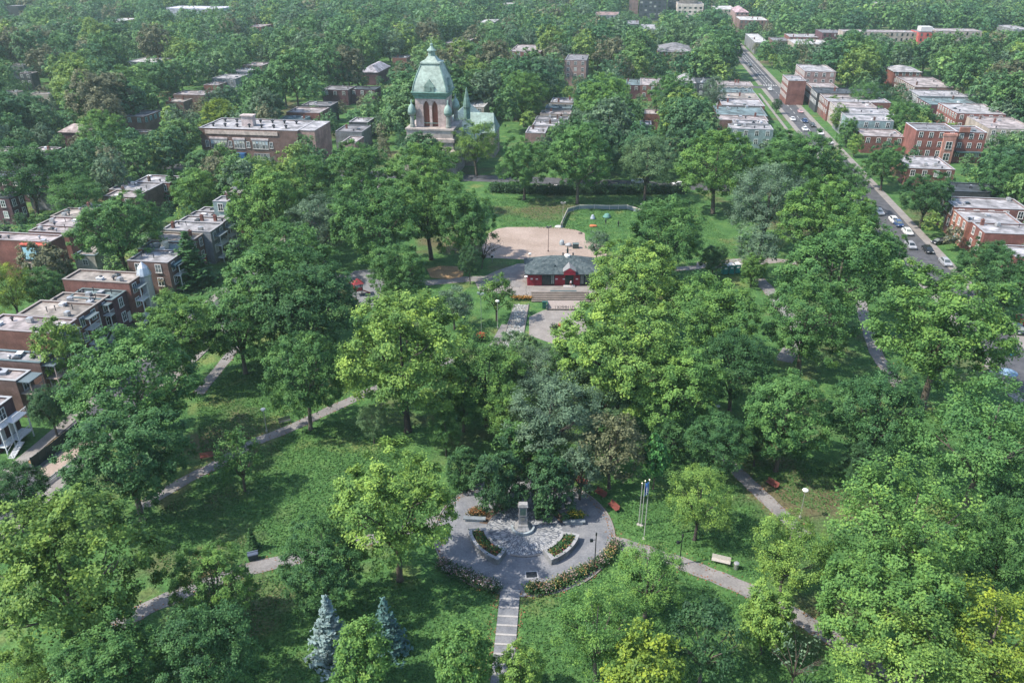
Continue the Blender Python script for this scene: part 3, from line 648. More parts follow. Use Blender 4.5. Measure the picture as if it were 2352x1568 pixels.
part('turret', MB().lathe([(1.3, 0), (1.3, 8.3), (1.5, 8.6), (1.4, 9.0), (1.0, 10.2), (.1, 11.3)], 12, (wd + .2, dd - .6)), METAL, rt_, (.45, .47, .50))
rt_, wd, dd = RBk[0]; part('awning', MB().box(wd + .002, wd + 1.2, 1.0, dd - 1.0, 6.3, 6.9), PAINT, rt_, (.025, .06, .085))
rt_, wd, dd = RBk[1]; part('water_tank', MB().lathe([(.8, 7.2), (.8, 8.6), (.2, 8.9)], 16, (wd * .55, dd * .4)), PAINT, rt_, (.55, .48, .36))
# --- white balcony house on the left edge
rt_, wd, dd = px_house(-150, -26, 950, 902, 8.4, DP, rp, 'dark brick house with white two-storey balcony on the left edge', 'r', bits=2, cop=(.3, .3, .3))
porch(rt_, wd, dd * .42, dd * .98, (1.3, 4.4), 1, (.62, .63, .64), None, True, 2.0)
porch(rt_, wd, dd * .02, dd * .38, (1.3, 4.4), 1, (.62, .63, .64), None, False, 1.4)
for yy in (.2, .62): part('wall_panel', MB().box(wd + .003, wd + .05, dd * yy, dd * yy + 1.1, 1.4, 3.6), PAINT, rt_, (.5, .5, .5))
rt_, wd, dd = px_house(-90, 42, 870, 843, 8.4, BN, rp, 'brown house with tall timber porch posts, behind the white balcony', 'r', bits=3, cop=(.3, .3, .3))
porch(rt_, wd, .3, dd - .3, (1.2, 4.4), 1, (.30, .235, .20), 6.7, False, 2.2)
rt_, wd, dd = px_house(-60, 98, 828, 806, 9.0, BN, rg_, 'house with dark edged white roof behind the white balcony house', 'r', bits=5, cop=(.10, .14, .15))
porch(rt_, wd, .4, dd - .4, (1.2, 4.3), 1, (.42, .34, .30), 6.8, False, 2.2)
# --- left: second street
g2 = 'houses on the streets left of the park'
rt_, wd, dd = px_house(-60, 122, 552, 534, 9.5, RB, rp, 'bright red brick house with blue glazed dormer on the left edge', '', group=g2, bits=4, keepz=True)
dm = part('dormer', MB().box(wd - 6.5, wd - .6, -1.2, -.003, 5.1, 8.9), PAINT, rt_, (.025, .035, .05)); part('dormer_roof', MB().box(wd - 6.6, wd - .5, -1.3, -.003, 8.9, 9.2), PAINT, rt_, (.5, .10, .07))
obj('pane', MB().box(wd - 6.1, wd - 3.0, -1.28, -1.2, 5.7, 8.4).mesh('pane', PAINT), dm, None, 0, (.33, .52, .60)); part('ground_storey', MB().box(wd - 7.2, wd - .4, -1.9, -1.22, 0, 4.9), WALL, rt_, BE)
row([(60, 160, 533, 522, 9.0, BR, rp, 'house with red chimneys behind the bright red brick house'),
     (80, 165, 519, 500, 8.8, RB, rp, 'second house behind the bright red brick house, pale roof'),
     (112, 180, 498, 486, 8.8, BN, rb, 'third house behind the bright red brick house'),
     (176, 215, 480, 469, 8.6, BN, rt, 'small roof with pale domed skylight left of the spreading tree')], '', g2, bits=4)
px_house(166, 219, 586, 560, 4.6, (.36, .35, .31), rb, 'small grey stucco garage between two brick terraces', 'n', name='garage', cat='garage', bits=1, cop=(.12, .16, .17))
row([(234, 312, 452, 438, 8.6, BN, rp, 'flat roofed house with thin chimneys left of the two dark spruces'),
     (246, 342, 437, 424, 8.6, BN, rg_, 'flat roofed house directly behind the one with thin chimneys'),
     (306, 392, 419, 402, 8.6, BR, rg_, 'house with blue-grey roof patch behind the dark spruces')], 'n', g2, bits=4)
px_house(-40, 128, 408, 396, 9, DP, rd, 'dark red brick house under trees on the left edge', 'n', group=g2)
px_house(-50, 24, 455, 440, 9, DP, rd, 'brick house with white windows and porch on the left edge', 'nr', group=g2)
px_house(60, 132, 440, 432, 5.5, GY, WH, 'low grey porch building with white roof edge on left edge', 'n', group=g2, bits=0)
px_house(-60, 60, 350, 337, 9, DK, rp, 'wide pinkish flat roof on the left edge, leftmost', '', group=g2)
px_house(63, 114, 349, 337, 9, DK, rp, 'pinkish flat roof beside the leftmost wide roof', '', group=g2)
px_house(131, 191, 302, 290, 8, DP, (.42, .34, .32), 'dark red house with pale hipped roof left of tall tree', '', group=g2, hip=2.2)
px_house(283, 331, 268, 252, 8, BN, rm, 'brick house with teal framed window left of the school', 'nr', group=g2, wcol=(.28, .5, .52))
px_house(272, 340, 303, 298, 4, BN, rb, 'low annex with tan roof below the teal window house', '', group=g2, bits=0)
row([(484, 542, 181, 170, 10, GY, rg_, 'grey box-like house, nearest in the terrace up left of the church'),
     (524, 572, 165, 156, 10, GY, rg_, 'pale roofed house, second in the terrace up left of the church'),
     (556, 602, 151, 143, 10, BN, rp, 'pale roofed house, third in the terrace up left of the church')], 'n', g2, bits=4)
px_house(466, 500, 196, 188, 9, BR, rp, 'low pinkish house before the terrace up left of church', '', group=g2)
for i, (a, b, c, d, z, wc, rc, lb) in enumerate([
    (287, 358, 143, 131, 10, GY, WH, 'white flat roof alone among trees, upper left'), (40, 72, 169, 165, 10, DK, rp, 'small pinkish roof on the upper left edge'),
    (225, 272, 50, 41, 10, BE, WH, 'bright white roof near the top left'), (395, 470, 218, 208, 9, BN, rp, 'scattered pale roofs left of the terrace, upper one'),
    (378, 422, 234, 226, 9, BN, rb, 'pale roofs half hidden by trees above the school, lower one'), (0, 40, 212, 208, 9, BE, rb, 'thin pale roof line on the left edge'),
    (66, 115, 216, 212, 9, BE, rb, 'thin tan roof line right of the left edge roof line'), (828, 868, 165, 150, 8.5, DP, (.36, .34, .37), 'house with steep grey roof among trees above the school'),
    (655, 735, 259, 246, 9, BR, rp, 'house with light curved roof just behind the school'), (690, 760, 243, 233, 9, DK, rm, 'dark house with rooftop pipes behind the school'),
    (640, 700, 274, 266, 8, TL, rt, 'teal lean-to roof touching the back of the school'),
    (768, 832, 303, 287, 8, GY, rm, 'grey roofed house right of the school'), (782, 816, 328, 313, 9, PK, rp, 'small pinkish box house right of the school'),
    (800, 845, 281, 270, 8, DK, rg_, 'pale roof behind the grey roofed house by the school'), (1018, 1068, 101, 88, 10, BN, rp, 'pinkish roofs above the church tower, slanting away'),
    (1070, 1112, 246, 232, 10, BE, WH, 'white walled house right of the church spirelet'), (1170, 1242, 119, 103, 11, BR, rp, 'pinkish terrace among trees above the church, wide white roof'),
    (1297, 1347, 139, 125, 13, PK, rm, 'brick block with striped grey roof, centre top'), (1365, 1420, 35, 27, 12, GY, PK, 'pink roofed building near the top centre'),
    (1440, 1468, 56, 47, 10, DK, rm, 'small dark building left of the dark glass tower'), (1472, 1506, 67, 56, 10, GY, rg_, 'white and grey stepped roofs below the dark tower'),
    (1643, 1690, 22, 13, 11, BE, WH, 'white roofs right of the beige domed building'), (1700, 1765, 47, 38, 11, BN, WH, 'long white roofs near top right of the domed building'),
    (1690, 1720, 28, 20, 14, PK, (.4, .28, .3), 'pink gabled house near the top right of the domed building'), (1735, 1765, 98, 78, 9, GY, WH, 'white roof beside the far end of the street'),
    (2330, 2370, 68, 58, 11, GY, rg_, 'grey roof on the top right edge'), (2010, 2040, 8, 4, 11, BE, WH, 'tiny white roof at the top edge right of centre'),
    (1100, 1135, 52, 44, 10, GY, WH, 'tiny white house near the top, above the church'), (1275, 1310, 15, 9, 11, DK, rd, 'tiny dark roof at the top centre'),
    (560, 600, 62, 55, 10, BR, rp, 'tiny pink roof far above the school'), (20, 55, 150, 146, 9, GY, rg_, 'thin grey roof far on the left edge, above the pinkish one'),
    (900, 935, 133, 126, 9, BR, rm, 'small roof with red brick left of the church spire')]):
    px_house(a, b, c, d, z, wc, rc, lb, '' if z < 9.5 else 'n', group='roofs among the trees', bits=3, hip=3.0 if 'steep' in lb or 'gabled' in lb else 0)
px_house(738, 800, 207, 197, 8.5, DP, rm, 'purple-brown brick house with stepped top, left half', 'n', group=g2, bits=3)
px_house(801, 862, 206, 198, 8, DP, rd, 'purple-brown brick house with metal balcony, right half', 'n', group=g2, bits=3)
row([(1206, 1252, 306, 296, 8, PK, rg_, 'lowest house of the terrace right of the church'), (1222, 1296, 289, 279, 8.5, GY, rg_, 'second house of the terrace right of the church, grey'),
     (1228, 1304, 276, 267, 9, GY, rm, 'third house of the terrace right of the church'), (1240, 1310, 262, 254, 9, BE, rp, 'fourth house of the terrace right of the church'),
     (1252, 1312, 249, 241, 9, GY, rt, 'fifth house of the terrace right of the church, teal roof'), (1264, 1316, 236, 225, 9, BE, rg_, 'sixth and last house of the terrace right of the church')], '', 'terrace right of the church', bits=5)
# --- school
t0, s0 = TS(P(457, 297, 11)); t1 = TS(P(694, 298, 11))[0]; s1 = TS(P(600, 277, 11))[1]; tw2 = TS(P(765, 278, 11))[0]
rt_, wd, dd = box_house(t0, t1, s0, s1, 11.5, BN, rg_, 'long brown brick school with flat roof and grouped windows', '', 'school', 'school_building', 0, None, 0, 2, cop=(.33, .32, .33))
part('cornice_band', MB().box(wd * .06, wd * .80, -.22, -.003, 9.6, 10.9), STONE, rt_, (.52, .42, .36))
for k, (a, b, n) in enumerate(((.10, .27, 5), (.34, .45, 4), (.53, .69, 5))):
    part('lintel_band', MB().box(wd * a - .3, wd * b + .3, -.25, -.003, 8.0, 8.5).box(wd * a - .2, wd * b + .2, -.2, -.003, 7.75, 7.998), STONE, rt_, (.62, .52, .50))
    for j in range(n):
        xx = wd * (a + (b - a) * (j + .5) / n); ww = round(wd * (b - a) / n - .34, 2)
        p = window(rt_, xx, 0, 4.9, 0, ww, 2.6, 2, (.42, .42, .40)); obj('blind', MB().box(-ww / 2 + .05, ww / 2 - .05, -.075, -.052, 1.2 + .6 * rnd.random(), 2.55).mesh('blind', PAINT), p, None, 0, rnd.choice([(.56, .57, .40), (.5, .55, .52), (.4, .5, .55), (.6, .58, .5)]))
        window(rt_, xx, 0, 1.2, 0, ww, 2.0, 2, (.35, .35, .34))
for xx in (.065, .30, .485, .72): window(rt_, wd * xx, 0, 5.2, 0, 1.0, 2.0, 2)
part('side_wing', MB().box(wd + .003, tw2 - t0, 1.6, dd - .2, 0, 11.35), WALL, rt_, (.30, .20, .17))
part('wing_roof', MB().box(wd + .3, tw2 - t0 + .15, 1.45, dd, 11.35, 11.5), ROOF, rt_, rg_)
ch = part('chimney', MB().box(wd * .365, wd * .365 + 4.2, dd * .35, dd * .35 + 2.5, 11, 14.6).box(wd * .365 - .3, wd * .365 + 4.5, dd * .35 - .3, dd * .35 + 2.8, 14.6, 15.0), WALL, rt_, (.44, .36, .34))
part('entrance', MB().box(wd * .34, wd * .45, -1.6, -.003, 0, 3.4), PAINT, rt_, (.03, .10, .22))
ZONES.append((457, 276, 640, 368, s0, 6.2)); ZONES.append((640, 276, 765, 335, s0, 6.2))
rf = [c for c in rt_.children if c.name.split('.')[0] == 'roof'][0]
for k in range(7):
    for j in range(2):
        obj('vent', cached('bigvent', lambda: MB().lathe([(.3, 0), (.3, .7), (.6, .8), (.6, 1.1), (.1, 1.4)], 10).mesh('vent', METAL)), rf, (wd * (.09 + .125 * k + .02 * j), dd * (.25 + .45 * j), 11.2), 0, (.04, .04, .05))
# --- right of the street
g3 = 'terraces along the right street'
row([(1678, 1776, 297, 284, 8.6, TL, rg_, 'green walled end house of the terrace left of the street', 'n'),
     (1686, 1764, 284, 277, 9.0, GY, rg_, 'pale roofed house, second from the green end house', ''), (1651, 1764, 277, 269, 8.8, BN, rp, 'house with red-brown rear wall, third from green end house', ''),
     (1648, 1762, 266, 247, 8.6, BR, rt, 'house with blue-grey roof and orange hatch left of street', ''), (1659, 1756, 243, 231, 9, BR, rg_, 'white roofed house with reddish rear part left of street', ''),
     (1656, 1744, 227, 216, 9, GY, rb, 'house with green and pink roof strips left of street', ''), (1654, 1733, 213, 203, 9, GY, rt, 'teal roofed house near top of terrace left of street', ''),
     (1650, 1730, 197, 187, 9.5, BE, rp, 'orange and beige walled house at top of terrace left of street', 'n')], '', g3, bits=6)
g4 = 'terrace on the cross street right of the church'
for k, (a, b, c, d, z, wc, rc, lb) in enumerate([(1438, 1470, 196, 182, 8, DP, rt, 'blue roofed house, leftmost on the upper cross street'), (1471, 1509, 196, 180, 9, BR, rp, 'pink walled house, second on the upper cross street'),
    (1511, 1556, 190, 178, 9, BE, rp, 'house with orange wall, third on the upper cross street'), (1558, 1598, 189, 176, 9.5, GY, rg_, 'grey gabled house in the upper cross street row'),
    (1600, 1646, 192, 178, 9.5, DK, rd, 'dark house with black porch in the upper cross street row')]):
    px_house(a, b, c, d, z, wc, rc, lb, 'n', group=g4, bits=3, hip=2.4 if 'gabled' in lb else 0)
px_house(1470, 1496, 287, 278, 8, GY, rg_, 'white roof in trees left of the green end house, lower one', '', group=g4); px_house(1480, 1516, 262, 252, 8, BR, rp, 'pinkish roof in trees left of the green end house, upper one', '', group=g4)
row([(1985, 2078, 314, 297, 7.5, BR, rp, 'small brick house with pinkish roof before the green-grey end house', 'n'),
     (1955, 2052, 278, 268, 10, TL, rg_, 'green-grey end house of the terrace right of the street', 'n'), (1938, 2052, 263, 250, 10, GY, rg_, 'second house of the terrace right of the street, blue-grey trim', 'l'),
     (1924, 2016, 248, 237, 10, BE, rp, 'third house of the terrace right of the street, beige roof', 'l'), (1905, 2044, 235, 226, 10, BR, rg_, 'fourth house of the terrace right of the street', 'l'),
     (1894, 2020, 225, 216, 10, BN, rp, 'fifth house of the terrace right of the street', 'l'), (1880, 2010, 215, 206, 10.5, DK, rd, 'dark roofed house, sixth of the terrace right of the street', 'l'),
     (1868, 1928, 204, 190, 10, BR, rp, 'small pink roofed house above the dark roofed one', 'l')], 'l', g3, bits=4)
px_house(1850, 1920, 165, 149, 12, PK, rg_, 'tall pinkish house with arched window, top of right terrace', 'nl', group=g3); px_house(1812, 1852, 186, 173, 11, BR, rg_, 'narrow brick house at the street corner, top of right terrace', 'l', group=g3)
row([(2202, 2308, 262, 240, 10, RB, rg_, 'red brick house with white cornice behind the red double house', 'nl'), (2140, 2250, 242, 227, 9, DP, rt, 'dark porch house with teal roof in the far right terrace', 'l'),
     (2115, 2222, 222, 208, 9.5, GY, rg_, 'grey roofed house in the far right terrace', 'l'), (2104, 2190, 201, 178, 9, BN, rp, 'house with broad pinkish roof at top of far right terrace', 'l')], 'n', g3, bits=5)
px_house(2055, 2116, 164, 152, 10, RB, rg_, 'red walled house with grey hipped roof among trees, far right', 'n', group=g3, hip=1.5)
px_house(2276, 2380, 297, 270, 9, BE, rp, 'beige walled house with white roof clutter on right edge', 'n', group=g3, bits=8)
rt_, wd, dd = px_house(2108, 2198, 301, 284, 11, RB, rm, 'red brick double house with bay windows, left half', 'n', group=g3, bits=4, cop=(.42, .42, .44)); part('bay', MB().box(wd * .68, wd * .98, -1.0, -.003, 0, 9.5).box(wd * .66, wd, -1.1, -.003, 9.5, 10.3), WALL, rt_, (.40, .20, .16)); window(rt_, wd * .83, -1.0, 5.2, 0, 1.8, 2.4, 2); window(rt_, wd * .83, -1.0, 1.2, 0, 1.8, 2.4, 2)
rt_, wd, dd = px_house(2201, 2266, 304, 290, 10.6, RB, rm, 'red brick double house with dark awning, right half', 'n', group=g3, bits=3, keepz=True, cop=(.42, .42, .44)); part('awning', MB().box(.5, wd - .5, -1.6, -.003, 3.7, 4.1), PAINT, rt_, (.05, .09, .09)); part('gable', MB().prism([(wd * .05, -.5), (wd * .4, -.5), (wd * .4, -.01), (wd * .05, -.01)], 10.6, 12.2), WALL, rt_, OB)
px_house(2087, 2192, 388, 360, 7, BR, rg_, 'grey roofed house with rounded front below the red double house', 'n', group=g3, bits=6)
row([(2335, 2440, 592, 566, 8, RB, rg_, 'lowest white roofed red brick house on the right edge', 'l'), (2266, 2400, 538, 516, 8.6, RB, rg_, 'orange-red brick house with white roof on the right edge', 'l'),
     (2226, 2345, 512, 492, 8.6, OB, rg_, 'house with stone bay and curved roof edge on the right', 'l'), (2197, 2360, 479, 455, 9.5, BR, rg_, 'long red brick terrace house with big pale roof at right', 'nl'),
     (2176, 2300, 441, 421, 8, DK, rd, 'dark flat roof with white objects behind the long red terrace', '')], 'l', g3, bits=4)
# --- far long buildings
def far_bld(uL, uR, vn, vf, z, wc, rc, lb, win, **k): return px_house(uL, uR, vn, vf, z, wc, rc, lb, win, cat='building', name=k.pop('name', 'long_building'), **k)
rt_, wd, dd = far_bld(1940, 2112, 74, 69, 15, BE, rp, 'long beige building among trees at top right, left part', 'n', bits=3, det=0, wcol=WH)
rt_, wd, dd = far_bld(2112.5, 2152, 75, 69, 15.5, (.45, .10, .09), rm, 'red paneled middle section of the long beige building', 'n', det=0); part('penthouse', MB().box(2, wd - 2, 4, 12, 15.6, 18.5), PAINT, rt_, WH)
far_bld(2152.5, 2254, 72, 66, 16, BE, rp, 'long beige building at top right, right part with white coping', 'n', bits=3, det=0)
px_house(1826, 1906, 102, 91, 9, BE, WH, 'white walled building beside the far end of the street', 'n', group='roofs among the trees', bits=6); px_house(1815, 1892, 86, 78, 10, BR, rg_, 'brick building with grey roof behind the white walled one', 'n', group='roofs among the trees', bits=4); px_house(1890, 1936, 76, 68, 12, DP, rm, 'maroon walled building left of the long beige building', 'n', group='roofs among the trees'); px_house(1776, 1812, 94, 86, 8, BN, rm, 'small brown box house by the far end of the street', 'n', group='roofs among the trees')
far_bld(368, 506, 20, 14, 14, (.42, .42, .5), (.55, .53, .58), 'long pale lavender building near the top left', '', bits=4, det=0)
far_bld(1150, 1180, 10, 6, 10, BE, WH, 'tiny pale building at the top edge, centre', '', det=0)
ZONES.append((1940, 64, 2254, 96, 700, 2.75))
def tower(uL, uR, vb, vt, dp, wc, label, name, win=True, base=None):
    x, y, _ = P((uL + uR) / 2, vb); t, s = TS((x, y)); h = 4
    while proj(x, y, h)[1] > vt and h < 90: h += .5
    hw = (uR - uL) / 2 / proj(x, y, h)[2]
    r, wd, dd = box_house(t - hw, t + hw, s, s + dp, h, wc, rm, label, '', 'building', name, 0, None, 0, 0)
    if win:
        for k in range(int(h / 3.4)):
            for j in range(max(1, int(wd / 4.0))): window(r, wd * (j + .5) / max(1, int(wd / 4.0)), 0, 1.6 + 3.4 * k, 0, 2.2, 1.6, 0)
    ZONES.append((uL, max(0, vt), uR, max(0, vt) + max(26, vb - max(0, vt) - 14), s, proj(x, y, 0)[2])); return r, wd, dd, h
tower(1466, 1528, 48, -14, 22, (.05, .055, .07), 'dark glass apartment tower at the top edge, right of centre', 'apartment_tower')
tower(1443, 1464, 44, -12, 18, (.22, .15, .14), 'brown slab beside the dark glass tower', 'apartment_tower', False)
tower(1532, 1562, 44, -8, 18, (.07, .08, .10), 'dark glass block between tower and domed building', 'apartment_tower')
tower(22, 53, 58, 15, 14, (.035, .04, .045), 'black tower block near the top left corner', 'apartment_tower', False)
r, wd, dd, h = tower(1553, 1612, 52, 10, 30, (.50, .43, .38), 'beige domed building at the top edge, right of centre', 'domed_building')
part('dome', MB().lathe([(wd * .36, h - .3), (wd * .36, h + 3), (wd * .40, h + 3.4), (wd * .38, h + 6), (wd * .30, h + 9.5), (wd * .16, h + 12.5), (.8, h + 14), (.5, h + 16)], 20, (wd * .45, dd * .5)), COPPER, r, (.55, .46, .40), smooth=True)
# --- church
bx, by, _ = P(1003, 388); t, s = TS((bx, by)); pm = proj(bx, by, 25)[2]
def zat(v):
    h = 0
    while proj(bx, by - 5.5, h)[1] > v: h += .1
    return h
church = thing('church', 'grey stone church with tall green copper-domed bell tower', 'church', (bx, by, 0), -PHI)
za, zb, zc, zd = zat(293), zat(229), zat(217), zat(150)
hb = 35 / pm; h0 = 55 / pm; ST_ = (.36, .31, .285)
tw = MB().lathe([(h0 * 1.12, 0), (h0 * 1.10, za - 7), (h0, za - 6.5), (h0, za - 4.2)], sq=1).lathe([(h0 * 1.05, za - 4.2), (h0 * 1.05, za - 3.2), (h0 * .98, za - 3.0), (h0 * .98, za - .5), (h0 * 1.02, za - .5), (h0 * 1.02, za)], sq=1)
part('tower_base', tw, STONE, church, ST_)
# belfry: four corner piers, arched heads, dark louvred openings
bf = MB(); pw = hb * .52
for sx in (-1, 1):
    for sy in (-1, 1): bf.box(min(sx * hb, sx * (hb - pw)), max(sx * hb, sx * (hb - pw)), min(sy * hb, sy * (hb - pw)), max(sy * hb, sy * (hb - pw)), za, zb)
zs = za + (zb - za) * .62
for q in range(4):
    M = Matrix.Rotation(q * math.pi / 2, 4, 'Z'); bf.box(-hb + pw, hb - pw, -hb + .05, -hb + .9, zs + 2.6, zb, None, M); bf.box(-.42, .42, -hb + .12, -hb + .95, za, zs + 2.6, None, M); iw = hb - pw - .42
    for sd in (-1, 1):                                   # stepped arch corners
        cx = sd * (.42 + iw / 2)
        for k in range(6):
            f = k / 6; hw2 = iw / 2 * math.sqrt(max(0, 1 - f * f)) if k else iw / 2; z0_ = zs + f * 2.6; z1_ = zs + (k + 1) / 6 * 2.6
            hw3 = iw / 2 * math.sqrt(max(0, 1 - ((k + .6) / 6) ** 2))
            for e in (-1, 1):
                x0_, x1_ = sorted((cx + e * hw3, cx + e * iw / 2)); bf.box(x0_, x1_, -hb + .1, -hb + .9, z0_, z1_, None, M)
part('belfry', bf, STONE, church, (.42, .33, .305))
lv = MB()
for q in range(4):
    M = Matrix.Rotation(q * math.pi / 2, 4, 'Z')
    for k in range(16): lv.box(-hb + pw, hb - pw, -hb + .92, -hb + 1.2, za + 1.6 + k * (zs + 2.4 - za - 1.6) / 16, za + 1.6 + (k + .72) * (zs + 2.4 - za - 1.6) / 16, None, M)
lv.box(-hb + 1.3, hb - 1.3, -hb + 1.3, hb - 1.3, za, zb - .2); part('louvres', lv, PAINT, church, (.22, .075, .05))
rl = MB()
for q in range(4): rl.box(-hb + pw, hb - pw, -hb - .02, -hb + .06, za + 1.15, za + 1.35, None, Matrix.Rotation(q * math.pi / 2, 4, 'Z'))
part('railing', rl, METAL, church, (.25, .36, .32))
GC = (.29, .36, .315)
co = MB().lathe([(hb * 1.02, zb), (hb * 1.04, zb + .6), (hb * 1.13, zb + 1.2), (hb * 1.15, zc), (hb * 1.22, zc + .4), (hb * 1.2, zc + .6)], sq=1); part('cornice', co, COPPER, church, (.10, .20, .17))
prof = []; n = 14; rt0 = hb * 1.12; rtop = 20 / pm
for k in range(n + 1):
    f = k / n; prof.append((rtop + (rt0 - rtop) * (1 - f ** 1.4) * (1 - .0 * f), zc + .6 + (zd - zc - .6) * f))
part('dome', MB().lathe(prof, sq=1), COPPER, church, GC)
zn, zl, zk, zt = zat(134), zat(121), zat(111), zat(102); r8 = 8.2 / pm
part('upper_roof', MB().lathe([(rtop * 1.16, zd), (rtop * 1.14, zd + .4), (rtop * .86, zd + (zn - zd) * .25), (rtop * .62, zd + (zn - zd) * .55), (r8 * 1.15, zd + (zn - zd) * .85), (r8, zn)], sq=1), COPPER, church, GC)
part('lantern', MB().lathe([(r8, zn), (r8 * .95, zn + (zl - zn) * .8), (r8 * 1.35, zn + (zl - zn) * .85), (r8 * 1.35, zl), (r8 * 1.05, zl + .2), (r8 * .55, zl + (zk - zl) * .6), (r8 * .3, zk)], 8), COPPER, church, (.22, .31, .27))
part('finial', MB().lathe([(r8 * .3, zk - .05), (r8 * .22, zk + .3), (r8 * .5, zk + (zt - zk) * .3), (r8 * .45, zk + (zt - zk) * .5), (r8 * .14, zk + (zt - zk) * .65), (.07, zt + 1.2)], 10), COPPER, church, (.17, .25, .22))
for q in range(4):                                       # dormer ornaments and corner ribs on the dome
    M = Matrix.Rotation(q * math.pi / 2, 4, 'Z'); o_ = MB(); o_.box(-1.5, 1.5, -hb * 1.16, -hb * .86, zc + .61, zc + 2.2, None, M); o_.box(-1.9, 1.9, -hb * 1.17, -hb * .86, zc + 2.2, zc + 4.4, (1.85, .3), M)
    o_.box(-.45, .45, -hb * 1.19, -hb * 1.1, zc + .8, zc + 2.0, None, M); part('dormer', o_, COPPER, church, (.17, .25, .215))
    rb_ = MB(); pth = [(rt_k * .995, -rt_k * .995, zz) for rt_k, zz in prof]; rb_.tube([tuple(M @ Vector(p)) for p in pth], .22, 6); part('rib', rb_, COPPER, church, (.15, .23, .20))
    tx, ty = [(-1, -1), (1, -1), (1, 1), (-1, 1)][q]; r = 8.5 / pm; cx, cy = tx * hb * 1.2, ty * hb * 1.2; z1 = zat(262) if ty < 0 else zat(262)
    tu = MB().lathe([(r * .8, za - 1), (r * .8, za + .6), (r * .62, za + 1.0), (r * .58, z1 - .6), (r * .95, z1 - .3), (r * 1.0, z1)], 10, (cx, cy)); to = part('corner_turret', tu, STONE, church, (.24, .255, .23))
    obj('cap', MB().lathe([(r * 1.08, z1), (r * 1.12, z1 + .8), (r * .95, z1 + 1.9), (r * .5, z1 + 2.8), (.25, z1 + 3.1), (.3, z1 + 3.6), (.08, z1 + 4.6)], 12, (cx, cy)).mesh('cap', COPPER, True), to, None, 0, (.21, .30, .265))
nv = MB(); hw = 8.0; L0, L1 = hb + .5, hb + 34; ze, zr = za - 6.5, za + .5; x0 = 4.0
nv.box(x0 - hw, x0 + hw, L0, L1, 0, ze); part('nave', nv, STONE, church, ST_)
k = MB(); a, b = x0 - hw - .5, x0 + hw + .5; k.v += [(a, L0, ze), (b, L0, ze), (x0, L0 + 1, zr), (a, L1, ze), (b, L1, ze), (x0, L1 - 1, zr)]; k.f += [(0, 1, 2), (4, 3, 5), (1, 4, 5, 2), (3, 0, 2, 5), (0, 3, 4, 1)]
part('nave_roof', k, COPPER, church, (.19, .25, .225))
tr_ = MB(); y0_ = L0 + 13; tr_.box(x0 + hw + .51, x0 + hw + 5, y0_, y0_ + 11, 0, ze); part('transept', tr_, STONE, church, ST_)
k = MB(); yA, yB, ym = y0_ - .4, y0_ + 11.4, y0_ + 5.5; xa, xb = x0 + 2, x0 + hw + 5.3; k.v += [(xa, yA, ze), (xb, yA, ze), (xb, yB, ze), (xa, yB, ze), (xa, ym, zr - 1), (xb - 1.5, ym, zr - 1)]; k.f += [(0, 1, 5, 4), (1, 2, 5), (2, 3, 4, 5), (3, 0, 4), (3, 2, 1, 0)]
part('transept_roof', k, COPPER, church, (.22, .295, .265))
px_, py_ = x0 + 3.5, L0 + 12
part('spirelet', MB().lathe([(1.2, zr - 2), (1.2, zr + 1.8), (1.45, zr + 2.0), (1.0, zr + 4.6), (.4, zr + 7.2), (.1, zr + 8.6)], 8, (px_, py_)), COPPER, church, (.12, .20, .17))
ZONES.append((930, 100, 1055, 312, s - 12, pm)); ZONES.append((1048, 236, 1108, 276, s, pm)); FOOT.append((t - 14, t + 26, s - 9, s + 52))
# ------------------------------------------------------------------ plaza with monument
pc = P(1204, 1219); pm0 = proj(*pc)[2]; RO, RI = 205 / pm0, 88 / pm0
def ring(r0, r1, a0, a1, n=40): return [(r1 * math.cos(math.radians(a0 + (a1 - a0) * k / n)), r1 * math.sin(math.radians(a0 + (a1 - a0) * k / n))) for k in range(n + 1)] + [(r0 * math.cos(math.radians(a1 - (a1 - a0) * k / n)), r0 * math.sin(math.radians(a1 - (a1 - a0) * k / n))) for k in range(n + 1)]
def ringprism(mb, r0, r1, a0, a1, z0, z1, n=32):
    p = ring(r0, r1, a0, a1, n); N = len(p); k = len(mb.v); mb.v += [(x, y, z0) for x, y in p] + [(x, y, z1) for x, y in p]
    for j in range(n):
        a, b, c, d = j, j + 1, N - 2 - j, N - 1 - j; mb.f.append((k + N + a, k + N + b, k + N + c, k + N + d)[::-1])
    for j in range(N): q = (j + 1) % N; mb.f.append((k + j, k + q, k + N + q, k + N + j)[::-1])
    return mb
struct('plaza', MB().poly([(RO * math.cos(2 * math.pi * k / 90), RO * math.sin(2 * math.pi * k / 90), .05) for k in range(90)]).mesh('plaza', PAVE), loc=pc)
struct('plaza_circle', MB().poly([(RI * math.cos(2 * math.pi * k / 70), RI * math.sin(2 * math.pi * k / 70), .07) for k in range(70)]).mesh('plaza_circle', RADIAL), loc=pc)
mb = MB(); ringprism(mb, RO, RO + .14, -62, 242, 0, .16, 90); o = struct('plaza_kerb', mb.mesh('plaza_kerb', CONC), loc=pc)
mb = MB(); ringprism(mb, RI * .95, RI * 1.0, 248, 293, .071, .17, 24); struct('stone_edging', mb.mesh('stone_edging', CONC), loc=pc)
for a0, a1 in ((18, 64), (112, 165)): mb = MB(); ringprism(mb, RI * 1.01, RI * 1.22, a0, a1, .05, .09); struct('planting_bed', mb.mesh('planting_bed', flat('leaf_litter', (.075, .055, .042), (.13, .085, .06), .6, 4)), loc=pc)
def dir_(deg, r, z=0.0): return (pc[0] + r * math.cos(math.radians(deg)), pc[1] + r * math.sin(math.radians(deg)), z)
